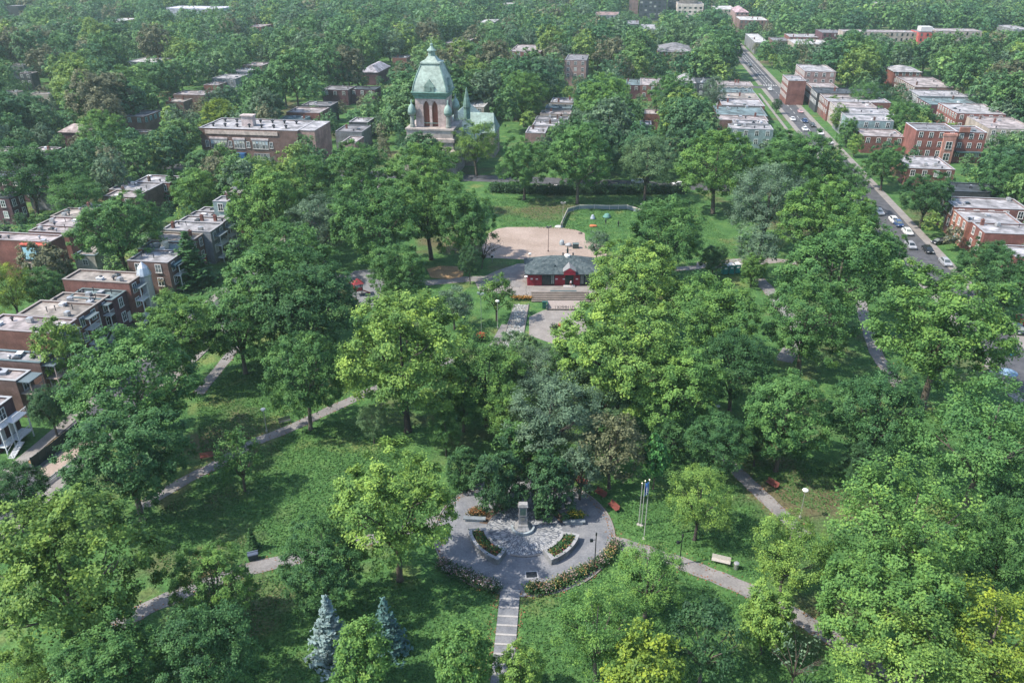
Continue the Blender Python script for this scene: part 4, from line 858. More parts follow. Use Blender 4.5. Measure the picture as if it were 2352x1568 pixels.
def cloud(name, ctrs, rad, n, leaf, col, parent, seed, flat_=.6):
    rg = np.random.default_rng(seed); c = np.array(ctrs)[rg.integers(0, len(ctrs), n)]; p = c + rg.normal(size=(n, 3)) * rad * np.array([1, 1, flat_]); p[:, 2] = np.maximum(p[:, 2], .05)
    return obj(name, quads_mesh(name, p, rg.normal(size=(n, 3)) * .6 + [0, 0, .8], leaf * rg.uniform(.6, 1.3, n), rg.normal(0, .4, n), LEAF, 1.2, None, seed), parent, None, 0, col)
for lab, a0, a1, fl in (('curved stone planter with orange and yellow flowers, left of the monument', 186, 243, [(0.398, 0.183, 0.073), (0.449, 0.327, 0.100), (0.251, 0.073, 0.067)]),
                        ('curved stone planter with yellow flowers, right of the monument', 297, 346, [(0.453, 0.361, 0.104), (0.219, 0.066, 0.097), (0.405, 0.240, 0.087)])):
    r = thing('planter', lab, 'planter', (pc[0], pc[1], .05)); q0, q1 = RI * 1.0, RI * 1.44; mb = MB(); tw_ = .32
    ringprism(mb, q0, q0 + tw_, a0, a1, 0, .85); ringprism(mb, q1 - tw_, q1, a0, a1, 0, .851)
    ringprism(mb, q0 + tw_, q1 - tw_, a0, a0 + 4, 0, .849, 3); ringprism(mb, q0 + tw_, q1 - tw_, a1 - 4, a1, 0, .849, 3); part('stone_wall', mb, STONE, r, (.21, .215, .22))
    mb = MB(); ringprism(mb, q0 - .06, q0 + tw_ + .04, a0 - .3, a1 + .3, .852, .95); ringprism(mb, q1 - tw_ - .04, q1 + .06, a0 - .3, a1 + .3, .8525, .951); ringprism(mb, q0 + tw_ + .045, q1 - tw_ - .045, a0 - .3, a0 + 4.2, .8515, .949, 3); ringprism(mb, q0 + tw_ + .045, q1 - tw_ - .045, a1 - 4.2, a1 + .3, .8515, .949, 3); part('coping', mb, STONE, r, (.28, .28, .285))
    mb = MB(); ringprism(mb, q0 + tw_, q1 - tw_, a0 + 4, a1 - 4, .1, .72); part('soil', mb, SOIL, r, (.08, .05, .035))
    rr = random.Random(a0); qm = (q0 + q1) / 2; spots = [(qm * math.cos(math.radians(a)) + rr.uniform(-.25, .25), qm * math.sin(math.radians(a)) + rr.uniform(-.25, .25), .9) for a in np.linspace(a0 + 6, a1 - 6, 16)]
    cloud('foliage', spots, .33, 900, .22, (.035, .10, .03), r, a0)
    for k, c in enumerate(fl): cloud('flowers', [s_ for i, s_ in enumerate(spots) if i % 3 == k or i // 5 == k], .25, 260, .16, c, r, a0 + k + 1, .35)
for lab, deg, fx in (('low stone bench wall with orange flowers behind, left of monument', 163, 0), ('low stone bench wall with yellow flowering bush behind, right of monument', 14, 1)):
    x, y, z = P(1090, 1196) if fx == 0 else P(1318, 1203); r = thing('stone_bench', lab, 'bench', (x, y, .05), .03 if fx else -.06)
    part('slab', MB().box(-1.5, 1.5, -.32, .32, .34, .52), STONE, r, (.20, .23, .25)); part('base', MB().box(-1.2, 1.2, -.22, .22, 0, .338), STONE, r, (.28, .32, .34))
    b = thing('flower_bush', 'orange flower clump behind the left stone bench wall' if fx == 0 else 'yellow-green flowering bush behind the right stone bench wall', 'flowers', (x + (.2 if fx else .3), y + 1.3, .05))
    cloud('foliage', [(-.6, 0, .4), (.1, .1, .6), (.7, 0, .45), (0, .4, .4)], .32, 900, .24, (.06, .14, .03) if fx else (.10, .09, .04), b, 77 + fx); cloud('flowers', [(-.5, 0, .7), (.3, 0, .8), (.8, 0, .6)], .28, 320, .17, (.60, .45, .04) if fx else (.36, .17, .07), b, 87 + fx)
# monument
x, y, _ = P(1201, 1214); mon = thing('monument', 'grey granite monument with bronze relief standing in a basin on the plaza', 'monument', (x, y, .07))
hm = 4
while proj(x, y, hm)[1] > 1156: hm += .05
SC = (.24, .24, .245); u = hm / 5.0
mb = MB(); mb.box(-.70 * u, .70 * u, -.35 * u, .35 * u, 1.1 * u, 4.45 * u, (.06, .03)); part('shaft', mb, STONE, mon, SC)
part('cap', MB().box(-.80 * u, .80 * u, -.5 * u, .5 * u, 4.45 * u, 4.62 * u).box(-.74 * u, .74 * u, -.46 * u, .46 * u, 4.62 * u, 4.98 * u, (.05, .05)), STONE, mon, (.29, .285, .285))
pl = MB(); pl.lathe([(1.25 * u, 0), (1.22 * u, .3 * u), (1.0 * u, .55 * u), (.82 * u, .85 * u), (.75 * u, 1.1 * u)], sq=1); pl.box(-.5 * u, .5 * u, -1.5 * u, -.9 * u, 0, .6 * u, (.08, .1)); part('pedestal', pl, STONE, mon, SC)
part('relief', MB().box(-.46 * u, .46 * u, -.40 * u, -.31 * u, 2.9 * u, 4.2 * u).box(-.2 * u, .15 * u, -.47 * u, -.39 * u, 3.2 * u, 4.0 * u, (.05, .02)), METAL, mon, (.13, .20, .17))
part('frame', MB().box(-.58 * u, -.465 * u, -.43 * u, -.28 * u, 2.78 * u, 4.32 * u).box(.465 * u, .58 * u, -.43 * u, -.28 * u, 2.78 * u, 4.32 * u).box(-.465 * u, .465 * u, -.43 * u, -.28 * u, 4.21 * u, 4.32 * u).box(-.465 * u, .465 * u, -.43 * u, -.28 * u, 2.78 * u, 2.89 * u), STONE, mon, (.26, .26, .26))
part('plaque', MB().box(-.30 * u, .30 * u, -.40 * u, -.30 * u, 1.9 * u, 2.4 * u), METAL, mon, (.28, .28, .25))
bs = MB(); ringprism(bs, 1.55 * u, 1.85 * u, 170, 370, 0, .42, 30); part('basin', bs, STONE, mon, (.27, .31, .33)); part('water', MB().poly([(1.55 * u * math.cos(math.radians(a)), 1.55 * u * math.sin(math.radians(a)), .22) for a in range(180, 361, 10)]), GLASS, mon)
x, y, _ = P(1221, 1320); r = thing('drain_grate', 'dark rectangular grate with white frame set in the plaza paving', 'grate', (x, y, .05), .08)
part('frame', MB().box(-.8, .8, -.62, -.5, 0, .03).box(-.8, .8, .5, .62, 0, .03).box(-.8, -.68, -.5, .5, 0, .03).box(.68, .8, -.5, .5, 0, .03), PAINT, r, (.33, .33, .33)); mb = MB().box(-.68, .68, -.5, .5, .002, .012)
for k in range(9): mb.box(-.66, .66, -.46 + k * .11, -.42 + k * .11, .012, .025)
part('bars', mb, METAL, r, (.04, .045, .05))
# stepped walkway
x0, y0, _ = P(1172, 1357); x1, y1, _ = P(1149, 1600); n = 11; d = Vector((x1 - x0, y1 - y0)); L = d.length; ang = math.atan2(d.y, d.x) + math.pi / 2; ww = 45 / proj(x0, y0, 0)[2]
mb = MB()
for k in range(n): mb.box(-ww / 2, ww / 2, -L * (k + 1) / n, -L * k / n, -.2, .055 + .010 * (n - k) + .0)
o = struct('stepped_walkway', mb.mesh('stepped_walkway', PAVE), loc=(x0, y0, 0)); o.rotation_euler = (0, 0, ang); mb = MB()
for k in range(n + 1): mb.box(-ww / 2, ww / 2, -L * k / n - .16, -L * k / n + .10, 0, .19)
o = struct('walkway_step_edges', mb.mesh('walkway_step_edges', flat('pale_step_stone', (.26, .25, .245), (.36, .345, .33))), loc=(x0, y0, 0)); o.rotation_euler = (0, 0, ang)
# flower borders of the plaza
for lab, l, cols in (('border of pink and white rose bushes along the plaza, left of the walkway', [(1018, 1300), (1032, 1312), (1050, 1320), (1068, 1326), (1086, 1334), (1104, 1342), (1122, 1348), (1136, 1354)], [(0.353, 0.231, 0.249), (0.458, 0.427, 0.415), (0.271, 0.179, 0.154)]),
                     ('border of orange and yellow flower bushes along the plaza, right of the walkway', [(1218, 1358), (1236, 1352), (1252, 1358), (1270, 1350), (1290, 1340), (1308, 1332), (1326, 1322), (1346, 1312), (1378, 1296), (1394, 1284), (1406, 1270), (1413, 1255)], [(0.381, 0.320, 0.106), (0.360, 0.219, 0.127), (0.397, 0.305, 0.275)])):
    q = pts(l); r = thing('flower_border', lab, 'flowers', (q[0][0], q[0][1], 0)); sp = [(a - q[0][0], b - q[0][1], .45) for a, b, c in q]; sp += [((sp[i][0] + sp[i + 1][0]) / 2, (sp[i][1] + sp[i + 1][1]) / 2, .4) for i in range(len(sp) - 1)]
    cloud('foliage', sp, .42, 5200, .24, (.040, .095, .032), r, len(l)); hi = [(a, b, c + .42) for a, b, c in sp]
    for k, c in enumerate(cols): cloud('flowers', hi[k::3], .42, 420, .15, c, r, len(l) + k + 3, .35)
# ------------------------------------------------------------------ street furniture
def bench(label, u, v, rz, col=(.17, .055, .045), met=(.06, .07, .07), L=1.9, grp='park benches'):
    x, y, _ = P(u, v); r = thing('park_bench', label, 'bench', (x, y, .03), rz, grp); s = MB()
    for k in range(4): s.box(-L / 2, L / 2, -.28 + k * .15, -.16 + k * .15, .43, .47)
    part('seat', s, PAINT, r, col); b = MB(); Mt = Matrix.Translation((0, .30, .5)) @ Matrix.Rotation(-.25, 4, 'X')
    for k in range(4): b.box(-L / 2, L / 2, -.02, .02, k * .13, k * .13 + .10, None, Mt)
    part('backrest', b, PAINT, r, col)
    for sx in (-L / 2 + .15, L / 2 - .15): part('leg', MB().box(sx - .03, sx + .03, -.26, -.2, 0, .43).box(sx - .03, sx + .03, .2, .26, 0, .43).box(sx - .03, sx + .03, -.2, .2, .36, .425), METAL, r, met)
    return r
bench('red-brown bench on the plaza edge, farthest of three from the flagpoles', 1335, 1113, -.75); bench('red-brown bench on the plaza edge, middle one of three', 1378, 1139, -.85); bench('red-brown bench on the plaza edge, nearest of three to flagpoles', 1408, 1169, -1.05)
bench('red bench beside the right path in the shade', 1772, 1117, -.95); bench('red bench alone on the lawn beside the left path', 476, 1054, .35)
bench('dark bench beside the left path next to the bare-trunked tree', 655, 972, .5, (.06, .07, .07)); bench('pale weathered wooden bench on the right path, larger than the red ones', 1655, 1294, -.35, (.40, .37, .34), (.08, .09, .09), 2.3)
bench('dark red bench under the trees near the right edge', 2251, 1099, -.9)
def lamp(label, u, vb, vt, col, head='globe', hc=(.62, .63, .60), grp='lamp posts in the park', nm='lamp_post'):
    x, y, _ = P(u, vb); h = 1.5
    while proj(x, y, h)[1] > vt and h < 30: h += .1
    r = thing(nm, label, 'lamp post', (x, y, 0), rnd.uniform(-.4, .4), grp); part('base', MB().lathe([(.17, 0), (.17, .35), (.10, .5), (.09, .55)], 10), METAL, r, col); part('pole', MB().lathe([(.075, .5), (.055, h - .5)], 8), METAL, r, col)
    if head == 'globe': part('lamp_head', MB().lathe([(.10, h - .55), (.14, h - .42), (.34, h - .32), (.42, h - .18), (.36, h - .05), (.1, h)], 14), PAINT, r, hc, smooth=True)
    elif head == 'flood': part('lamp_head', MB().box(-.5, .5, -.15, .15, h - .5, h - .25).box(-.7, -.2, -.25, .1, h - .25, h).box(.2, .7, -.25, .1, h - .25, h), METAL, r, hc)
    elif head == 'spot': part('arm', MB().tube([(0, 0, h - 1.1), (-.5, -.1, h - 1.1)], .04, 6), METAL, r, col); part('lamp_head', MB().lathe([(.1, h - .5), (.12, h - .1), (.05, h)], 8), METAL, r, hc); part('spotlight', MB().box(-.75, -.4, -.22, .06, h - 1.28, h - .95), METAL, r, col)
    return r
lamp('white mushroom headed lamp beside the left path', 613, 992, 938, (.50, .50, .46)); lamp('pale lamp with wide head beside the lower right path', 1837, 1190, 1124, (.42, .42, .38))
lamp('dim lamp in the deep shade right of the columnar evergreen', 1642, 975, 930, (.25, .27, .26), hc=(.4, .43, .42)); lamp('black post with spotlight at the right edge of the plaza', 1365, 1306, 1223, (.03, .035, .04), 'spot', (.05, .05, .05))
lamp('dark thin post at the start of the right path', 1560, 1296, 1226, (.03, .035, .04), 'spot', (.05, .05, .05)); lamp('white headed lamp right of the tall pole by the stone walk', 1143, 755, 690, (.45, .48, .42))
lamp('white lamp post at the left corner of the red pavilion', 1208, 677, 634, (.5, .45, .42), hc=(.62, .55, .52)); lamp('lamp with white head by the portable toilets', 1644, 634, 602, (.42, .36, .33))
lamp('dark lamp post behind the red benches of the plaza', 1354, 1132, 1098, (.03, .035, .04), hc=(.4, .42, .36)); lamp('small white lamp at the edge of the sandy field', 1217, 598, 582, (.45, .45, .45))
lamp('tall floodlight mast on the sandy field', 1259, 578, 520, (.16, .10, .10), 'flood', (.2, .18, .18), nm='floodlight_mast'); lamp('tall pale mast at the left end of the enclosure fence', 1292, 522, 464, (.48, .47, .44), 'flood', (.48, .47, .44), nm='floodlight_mast')
lamp('tall pale mast at the right end of the enclosure fence', 1474, 502, 468, (.48, .47, .44), 'flood', (.48, .47, .44), nm='floodlight_mast'); lamp('tall greenish pole left of the stone walk', 1106, 776, 672, (.32, .40, .33), 'flood', (.35, .42, .36), nm='floodlight_mast')
lamp('white utility pole at the brick houses on the right', 1944, 201, 160, (.5, .5, .5), 'flood', (.5, .5, .5), 'poles on the streets', 'utility_pole'); lamp('thin pole at the far end of the right street', 1719, 160, 142, (.35, .38, .38), 'flood', (.4, .4, .4), 'poles on the streets', 'utility_pole')
lamp('wooden pole at the near corner of the brown brick end house', 378, 680, 643, (.36, .30, .22), 'flood', (.36, .30, .22), 'poles on the streets', 'utility_pole'); lamp('leaning white pole left of the green end house', 1640, 291, 262, (.5, .5, .48), 'flood', (.3, .33, .35), 'poles on the streets', 'utility_pole')
# flagpoles and flag
for k, (u_, vb, vt, lab) in enumerate(((1479, 1237, 1103, 'front white flagpole, the one carrying the blue flag'), (1473, 1206, 1106, 'middle white flagpole with no flag'), (1467, 1204, 1112, 'back left white flagpole with no flag'))):
    x, y, _ = P(u_, vb); h = 4
    while proj(x, y, h)[1] > vt: h += .1
    r = thing('flagpole', lab, 'flagpole', (x, y, 0), 0, 'flagpoles beside the plaza'); part('pole', MB().lathe([(.075, 0), (.05, h)], 8), METAL, r, (.56, .57, .54)); part('base', MB().lathe([(.28, 0), (.26, .12), (.1, .2)], 12), STONE, r, (.35, .33, .3)); part('finial', MB().lathe([(.05, h), (.11, h + .08), (.11, h + .14), (.02, h + .22)], 10), METAL, r, (.6, .55, .4))
    if k == 0:
        f = thing('flag', 'limp blue flag with white stripe on the front flagpole', 'flag', (x, y, h - 2.3)); V = MB(); nx, nz = 10, 14
        def fp(i, j, off=0): a = i / nx; return (-.06 - .42 * a - .04 * math.sin(a * 9), -.14 * math.sin(a * 13 + j * .16) - off - .05 * a, 2.15 - 2.0 * j / nz - .35 * a * (1 - .3 * j / nz))
        for i in range(nx):
            for j in range(nz): V.quad(fp(i, j), fp(i + 1, j), fp(i + 1, j + 1), fp(i, j + 1))
        part('field', V, CLOTH, f, (.02, .13, .42)); V = MB()
        for j in range(nz):
            V.quad(fp(5, j, .02), fp(6, j, .02), fp(6, j + 1, .02), fp(5, j + 1, .02))
        for i in range(nx): V.quad(fp(i, 11, .02), fp(i + 1, 11, .02), fp(i + 1, 12, .02), fp(i, 12, .02))
        part('white_stripe', V, CLOTH, f, (.6, .63, .66))
x, y, _ = P(583, 1284); r = thing('litter_bin', 'large dark bin with pale lid on the lower left path', 'bin', (x, y, .03), .35, None, (.78, .78, .85)); part('bin_body', MB().box(-.75, .75, -.42, .42, .1, 1.05, (-.06, -.05)).box(-.6, -.45, -.35, .35, 0, .1).box(.45, .6, -.35, .35, 0, .1), PAINT, r, (.012, .035, .045)); part('lid', MB().box(-.84, .84, -.5, .5, 1.051, 1.16, (.06, .06)).box(-.84, .84, .25, .5, 1.16, 1.24), PAINT, r, (.07, .09, .13))
x, y, _ = P(1690, 1306); r = thing('litter_bin', 'small grey bin at the end of the pale wooden bench', 'bin', (x, y, .03)); part('bin_body', MB().lathe([(.27, 0), (.32, .85), (.34, .9)], 12), METAL, r, (.34, .34, .33)); part('lid', MB().lathe([(.36, .9), (.3, 1.0), (.1, 1.04)], 12), METAL, r, (.45, .45, .44))
x, y, _ = P(2321, 815); r = thing('wheeled_bin', 'blue wheeled bin at the kerb near the right edge', 'bin', (x, y, 0), .6); part('bin_body', MB().box(-.45, .45, -.45, .45, .08, 1.3, (-.07, -.07)), PAINT, r, (.02, .13, .22)); part('lid', MB().box(-.56, .56, -.58, .54, 1.301, 1.4, (.05, .05)), PAINT, r, (.03, .2, .3)); part('wheel', MB().tube([(-.42, .42, .1), (.42, .42, .1)], .1, 10), PAINT, r, (.02, .02, .02))
x, y, _ = P(2308, 880); r = thing('parasol', 'round blue-grey patio parasol near the right edge', 'parasol', (x, y, 0)); part('canopy', MB().lathe([(1.55, 2.15), (1.5, 2.25), (.9, 2.55), (.1, 2.75)], 16), CLOTH, r, (.18, .27, .36)); part('pole', MB().lathe([(.3, 0), (.3, .08), (.03, .1), (.03, 2.7)], 10), METAL, r, (.4, .4, .4))
# fenced lane lower left
for lab, l, hgt, col, nm, cat in (('dark tall hedge-like fence along the sandy lane at lower left', [(77, 1076), (110, 1052), (150, 1020), (186, 992)], 1.9, (.012, .03, .028), 'fence', 'fence'),
                                  ('low grey rail fence on the near side of the sandy lane', [(112, 1112), (150, 1084), (190, 1052)], 1.0, (.30, .32, .31), 'fence', 'fence')):
    q = pts(l); r = thing(nm, lab, cat, q[0]); m_ = MB()
    for a, b in zip(q[:-1], q[1:]):
        d = Vector((b[0] - a[0], b[1] - a[1], 0)); n_ = Vector((-d.y, d.x, 0)).normalized() * .04; o_ = Vector((a[0] - q[0][0], a[1] - q[0][1], 0))
        zz = ((.05, hgt),) if hgt > 1.5 else ((.35, .45), (.85, 1.0))
        for z0, z1 in zz:
            k = len(m_.v); c_ = [o_ + n_, o_ + n_ + d, o_ - n_ + d, o_ - n_]; m_.v += [(*c.xy, z0) for c in c_] + [(*c.xy, z1) for c in c_]; m_.f += [tuple(k + i for i in f_) for f_ in ((3, 2, 1, 0), (4, 5, 6, 7), (0, 1, 5, 4), (1, 2, 6, 5), (2, 3, 7, 6), (3, 0, 4, 7))]
        for f_ in (0, .5): part('post', MB().box(-.06, .06, -.06, .06, 0, hgt + .1), METAL, r, tuple(c * 1.6 for c in col), tuple(o_ + d * f_))
    part('panel' if hgt > 1.5 else 'rail', m_, PAINT, r, col)
# ------------------------------------------------------------------ pavilion, steps, stage, field
xa, ya, _ = P(1211, 656); xb = P(1378, 656)[0]; wd = xb - xa; dd = 9.0; hz = 3.0
pv = thing('pavilion', 'red park pavilion with grey-green hipped shingle roof', 'pavilion', (xa, ya, 0)); part('wall', MB().box(0, wd, 0, dd, 0, hz), WALL, pv, (.27, .025, .04)); FOOT.append((-24, 2, 160, 180)); ZONES.append((1200, 590, 1352, 690, 165, 9))
k = MB(); e = .6; hr = 2.6; k.v += [(-e, -e, hz), (wd + e, -e, hz), (wd + e, dd + e, hz), (-e, dd + e, hz), (dd * .62, dd / 2, hz + hr), (wd - dd * .62, dd / 2, hz + hr)]; k.f += [(0, 1, 5, 4), (1, 2, 5), (2, 3, 4, 5), (3, 0, 4), (3, 2, 1, 0)]; rf = part('roof', k, SHING, pv)
obj('eave', MB().box(-e - .05, wd + e + .05, -e - .12, -e - .005, hz - .16, hz + .06).mesh('eave', PAINT), rf, None, 0, (.04, .05, .055)); gx = wd * .575
obj('dormer', MB().prism([(gx - 1.3, -e - .25), (gx + 1.3, -e - .25), (gx + 1.3, 1.0), (gx - 1.3, 1.0)], hz - .1, hz + .75).mesh('dormer', WALL), rf, None, 0, (.30, .025, .045))
k = MB(); k.v += [(gx - 1.5, -e - .3, hz + .751), (gx + 1.5, -e - .3, hz + .751), (gx, -e - .3, hz + 1.7), (gx - 1.5, 2.6, hz + .751), (gx + 1.5, 2.6, hz + .751), (gx, 3.3, hz + 1.7)]; k.f += [(0, 1, 2), (1, 4, 5, 2), (3, 0, 2, 5), (4, 3, 5), (0, 3, 4, 1)]; obj('gable', k.mesh('gable', PAINT), rf, None, 0, (.20, .20, .20)); obj('gable_front', MB().poly([(gx - 1.25, -e - .31, hz + .74), (gx + 1.25, -e - .31, hz + .74), (gx, -e - .31, hz + 1.52)]).mesh('gable_front', WALL), rf, None, 0, (.30, .025, .045))
obj('attic_vent', MB().box(wd * .34, wd * .34 + 1.4, 1.3, 2.6, hz + .6, hz + 1.35, (.6, .1)).mesh('attic_vent', PAINT), rf, None, 0, (.015, .03, .035)); obj('cupola', MB().lathe([(.7, hz + hr - .5), (.7, hz + hr + .1), (.4, hz + hr + .28), (.1, hz + hr + .35)], 16, (wd * .56, dd * .5)).mesh('cupola', PAINT), rf, None, 0, (.62, .62, .6))
obj('spike', MB().lathe([(.22, hz + hr + .55), (.2, hz + hr + 1.4), (.03, hz + hr + 2.2)], 8, (wd * .56, dd * .5)).mesh('spike', METAL), rf, None, 0, (.03, .05, .05))
for f_ in (.5, .64): obj('vent', MB().lathe([(.18, hz + hr - .4), (.14, hz + hr + .15), (.22, hz + hr + .2), (.2, hz + hr + .38)], 8, (wd * f_, dd * .56)).mesh('vent', METAL), rf, None, 0, (.04, .05, .06))
for a, b in ((.20, .375), (.72, .90)):
    part('window_bay', MB().box(wd * a, wd * b, -.06, .02, .15, 2.85), PAINT, pv, (.012, .022, .022))
    for j in range(3): window(pv, wd * (a + (b - a) * (j + .5) / 3), -.06, .5, 0, round(wd * (b - a) / 3 * .62, 2), 2.1, 1, (.02, .04, .04))
dr = part('door', MB().box(gx - .95, gx + .95, -.08, .02, .1, 2.7), PAINT, pv, (.015, .025, .025)); part('doorstep', MB().box(gx - 1.3, gx + 1.3, -1.2, -.01, .02, .22), STONE, pv, (.45, .43, .42))
for f_ in (.06, .13, .40, .50, .68): part('sign', MB().box(wd * f_ - .25, wd * f_ + .25, -.05, -.005, 1.5, 1.75 + .1 * (f_ < .1)), PAINT, pv, (.6, .55, .55))
x, y, _ = P(1294, 673); r = thing('long_bench', 'long dark bench on the terrace before the pavilion', 'bench', (x, y, .03)); part('seat', MB().box(-2.9, 2.9, -.28, .28, .4, .5), PAINT, r, (.02, .06, .07))
for sx in (-2.4, 0, 2.4): part('leg', MB().box(sx - .08, sx + .08, -.2, .2, 0, .4), METAL, r, (.05, .05, .05))
x0, y0, _ = P(1220, 678); x1 = P(1352, 678)[0]; y1 = P(1220, 694)[1]; n = 6; mb = MB()
for k in range(n): mb.box(0, x1 - x0, (y1 - y0) * (k + 1) / n, (y1 - y0) * k / n, 0, .95 - .15 * k)
struct('terrace_steps', mb.mesh('terrace_steps', CONC), loc=(x0, y0, 0)); mb = MB()
for k in range(n): mb.box(0, x1 - x0, (y1 - y0) * (k + 1) / n - .10, (y1 - y0) * (k + 1) / n + .28, .951 - .15 * k, 1.0 - .15 * k)
struct('terrace_step_edges', mb.mesh('terrace_step_edges', flat('timber_edge', (.10, .085, .07), (.2, .16, .13))), loc=(x0, y0, 0))
x, y, _ = P(1258, 713); x2 = P(1332, 713)[0]; W_ = x2 - x; r = thing('stage', 'low stage with slanted beige panel carrying black lettering', 'stage', (x, y, 0)); Mt = Matrix.Translation((0, 0, .35)) @ Matrix.Rotation(math.radians(-52), 4, 'X')
part('panel', MB().box(0, W_, -.06, .06, 0, 2.0, None, Mt), PAINT, r, (.29, .245, .225)); part('platform', MB().box(-.3, W_ + .3, .2, 2.2, 0, .5), PAINT, r, (.10, .10, .10)); part('side_panel', MB().prism([(-.12, -.1), (-.003, -.1), (-.003, 1.8), (-.12, 1.8)], .05, 1.6), PAINT, r, (.03, .10, .08))
fc = bpy.data.curves.new('lettering', 'FONT'); fc.body = 'I IKMMH I.M'; fc.size = .8; fc.extrude = .01; fc.materials.append(PAINT); ft = bpy.data.objects.new('lettering_curve', fc); fm = bpy.data.meshes.new_from_object(ft); bpy.data.objects.remove(ft); fo = bpy.data.objects.new('lettering', fm); C0.objects.link(fo); fo.parent = r; fo.matrix_local = Mt @ Matrix.Translation((1.5, -.075, .10)) @ Matrix.Rotation(math.pi / 2, 4, 'X') @ Matrix.Scale(1.15, 4, (0, 1, 0)); fo.color = (.02, .02, .02, 1)
x, y, _ = P(1250, 708); r = thing('electrical_cabinet', 'dark green cabinet at the left end of the stage', 'cabinet', (x, y, 0)); part('cabinet_body', MB().box(-.4, .4, -.3, .3, .05, 1.5).box(-.45, .45, -.35, .35, 1.5, 1.58), PAINT, r, (.01, .07, .055)); part('door', MB().box(-.34, .34, -.33, -.305, .15, 1.4), PAINT, r, (.015, .09, .07))
x, y, _ = P(1196, 688); r = thing('flower_border', 'orange flower bed at the left end of the terrace steps', 'flowers', (x, y, 0)); cloud('foliage', [(-1.6 + .5 * k, 0, .3) for k in range(8)], .4, 900, .28, (.04, .09, .03), r, 31); cloud('flowers', [(-1.6 + .45 * k, -.1, .7) for k in range(9)], .3, 420, .2, (.50, .24, .06), r, 32)
x, y, _ = P(1104, 782); r = thing('flower_bush', 'red flowering bush beside the near end of the stone walk', 'flowers', (x, y, 0)); cloud('foliage', [(0, 0, .8), (.4, .2, .6), (-.5, 0, .6)], .5, 900, .3, (.02, .06, .025), r, 33); cloud('flowers', [(.1, -.1, 1.5), (.5, 0, 1.35)], .32, 260, .22, (.55, .10, .06), r, 34)
x, y, _ = P(1288, 757); r = thing('flower_bush', 'red flowering bush right of the stone walk', 'flowers', (x, y, 0)); cloud('foliage', [(0, 0, .5), (-1.2, .2, .5), (.5, 0, .4)], .5, 800, .3, (.05, .08, .04), r, 35); cloud('flowers', [(.1, -.1, 1.1)], .3, 160, .22, (.55, .12, .08), r, 36)
# pebbled channel of the stone walk
q = [P(1182, 700), P(1214, 700), P(1197, 800), P(1148, 800)]; sheet('stone_walk', q, .055, CONC); rr = random.Random(3); mb = MB()
for k in range(420):
    f, g = rr.random(), rr.random(); a = Vector(q[0]).lerp(Vector(q[3]), f); b = Vector(q[1]).lerp(Vector(q[2]), f); p = a.lerp(b, .05 + .9 * g); s = rr.uniform(.10, .26)
    mb.lathe([(s, .05), (s * .9, .05 + s * .5), (s * .4, .05 + s * .75)], 6, (p.x, p.y))
o = struct('cobbles', mb.mesh('cobbles', flat('cobble_stone', (.16, .19, .19), (.42, .42, .40), 1.5, 4)), 'stuff')
mb = MB()
for a, b in ((q[1], q[2]), (q[0], q[3])): mb.tube([(a[0], a[1], .1), (b[0], b[1], .1)], .14, 6)
struct('stone_walk_kerb', mb.mesh('stone_walk_kerb', CONC))
# enclosure fence on the lawn
q = pts([(1288, 524), (1296, 506), (1304, 489), (1331, 481), (1365, 480.5), (1400, 482), (1440, 481), (1472, 491)]); r = thing('enclosure_fence', 'pale board fence around the small enclosure on the lawn', 'fence', q[0]); pn = MB(); rlb = MB()
for a, b in zip(q[:-1], q[1:]):
    d = Vector((b[0] - a[0], b[1] - a[1], 0)); nn_ = Vector((-d.y, d.x, 0)).normalized(); o_ = Vector((a[0] - q[0][0], a[1] - q[0][1], 0)); m_ = max(1, int(d.length / 2.2))
    for k in range(m_):
        p0 = o_ + d * (k / m_); p1 = o_ + d * ((k + 1) / m_); part('post', MB().box(-.06, .06, -.06, .06, 0, 1.45), PAINT, r, (.50, .46, .42), tuple(p0))
        if k % 4 != 3: pn.quad(tuple(p0 + Vector((0, 0, .15))), tuple(p1 + Vector((0, 0, .15))), tuple(p1 + Vector((0, 0, 1.1))), tuple(p0 + Vector((0, 0, 1.1))))
        for zz in (1.12, 1.32): rlb.tube([p0 + Vector((0, 0, zz)), p1 + Vector((0, 0, zz))], .06, 6)
part('board_panels', pn, PAINT, r, (.16, .20, .22)); part('rails', rlb, PAINT, r, (.56, .52, .47))
# things on the lawn and sand
def lump(nm, label, cat, u, v, sx, sy, sz, col, seed, m=None, parts=None):
    x, y, _ = P(u, v); bm = bmesh.new(); bmesh.ops.create_icosphere(bm, subdivisions=3, radius=1); rr = random.Random(seed); ph = [rr.uniform(0, 6) for _ in range(6)]
    for w_ in bm.verts: k = 1 + .12 * math.sin(w_.co.x * 3 + ph[0]) + .1 * math.sin(w_.co.y * 4 + ph[1]) + .08 * math.sin(w_.co.z * 5 + ph[2]); w_.co = Vector((w_.co.x * sx * k, w_.co.y * sy * k, max(-.35, w_.co.z * k) * sz))
    me = bpy.data.meshes.new(nm); bm.to_mesh(me); bm.free(); me.materials.append(m or STONE); me.polygons.foreach_set('use_smooth', [True] * len(me.polygons)); o = obj(nm, me, None, (x, y, sz * .34), 0, col); return tag(o, label, cat)
lump('boulder', 'grey boulder on the sand, leftmost of the group by the dark crate', 'boulder', 1290, 562, .75, .6, .9, (.28, .32, .34), 1); lump('boulder', 'grey boulder on the sand, between the left boulder and the dark crate', 'boulder', 1305, 566, .8, .5, .75, (.34, .35, .36), 2)
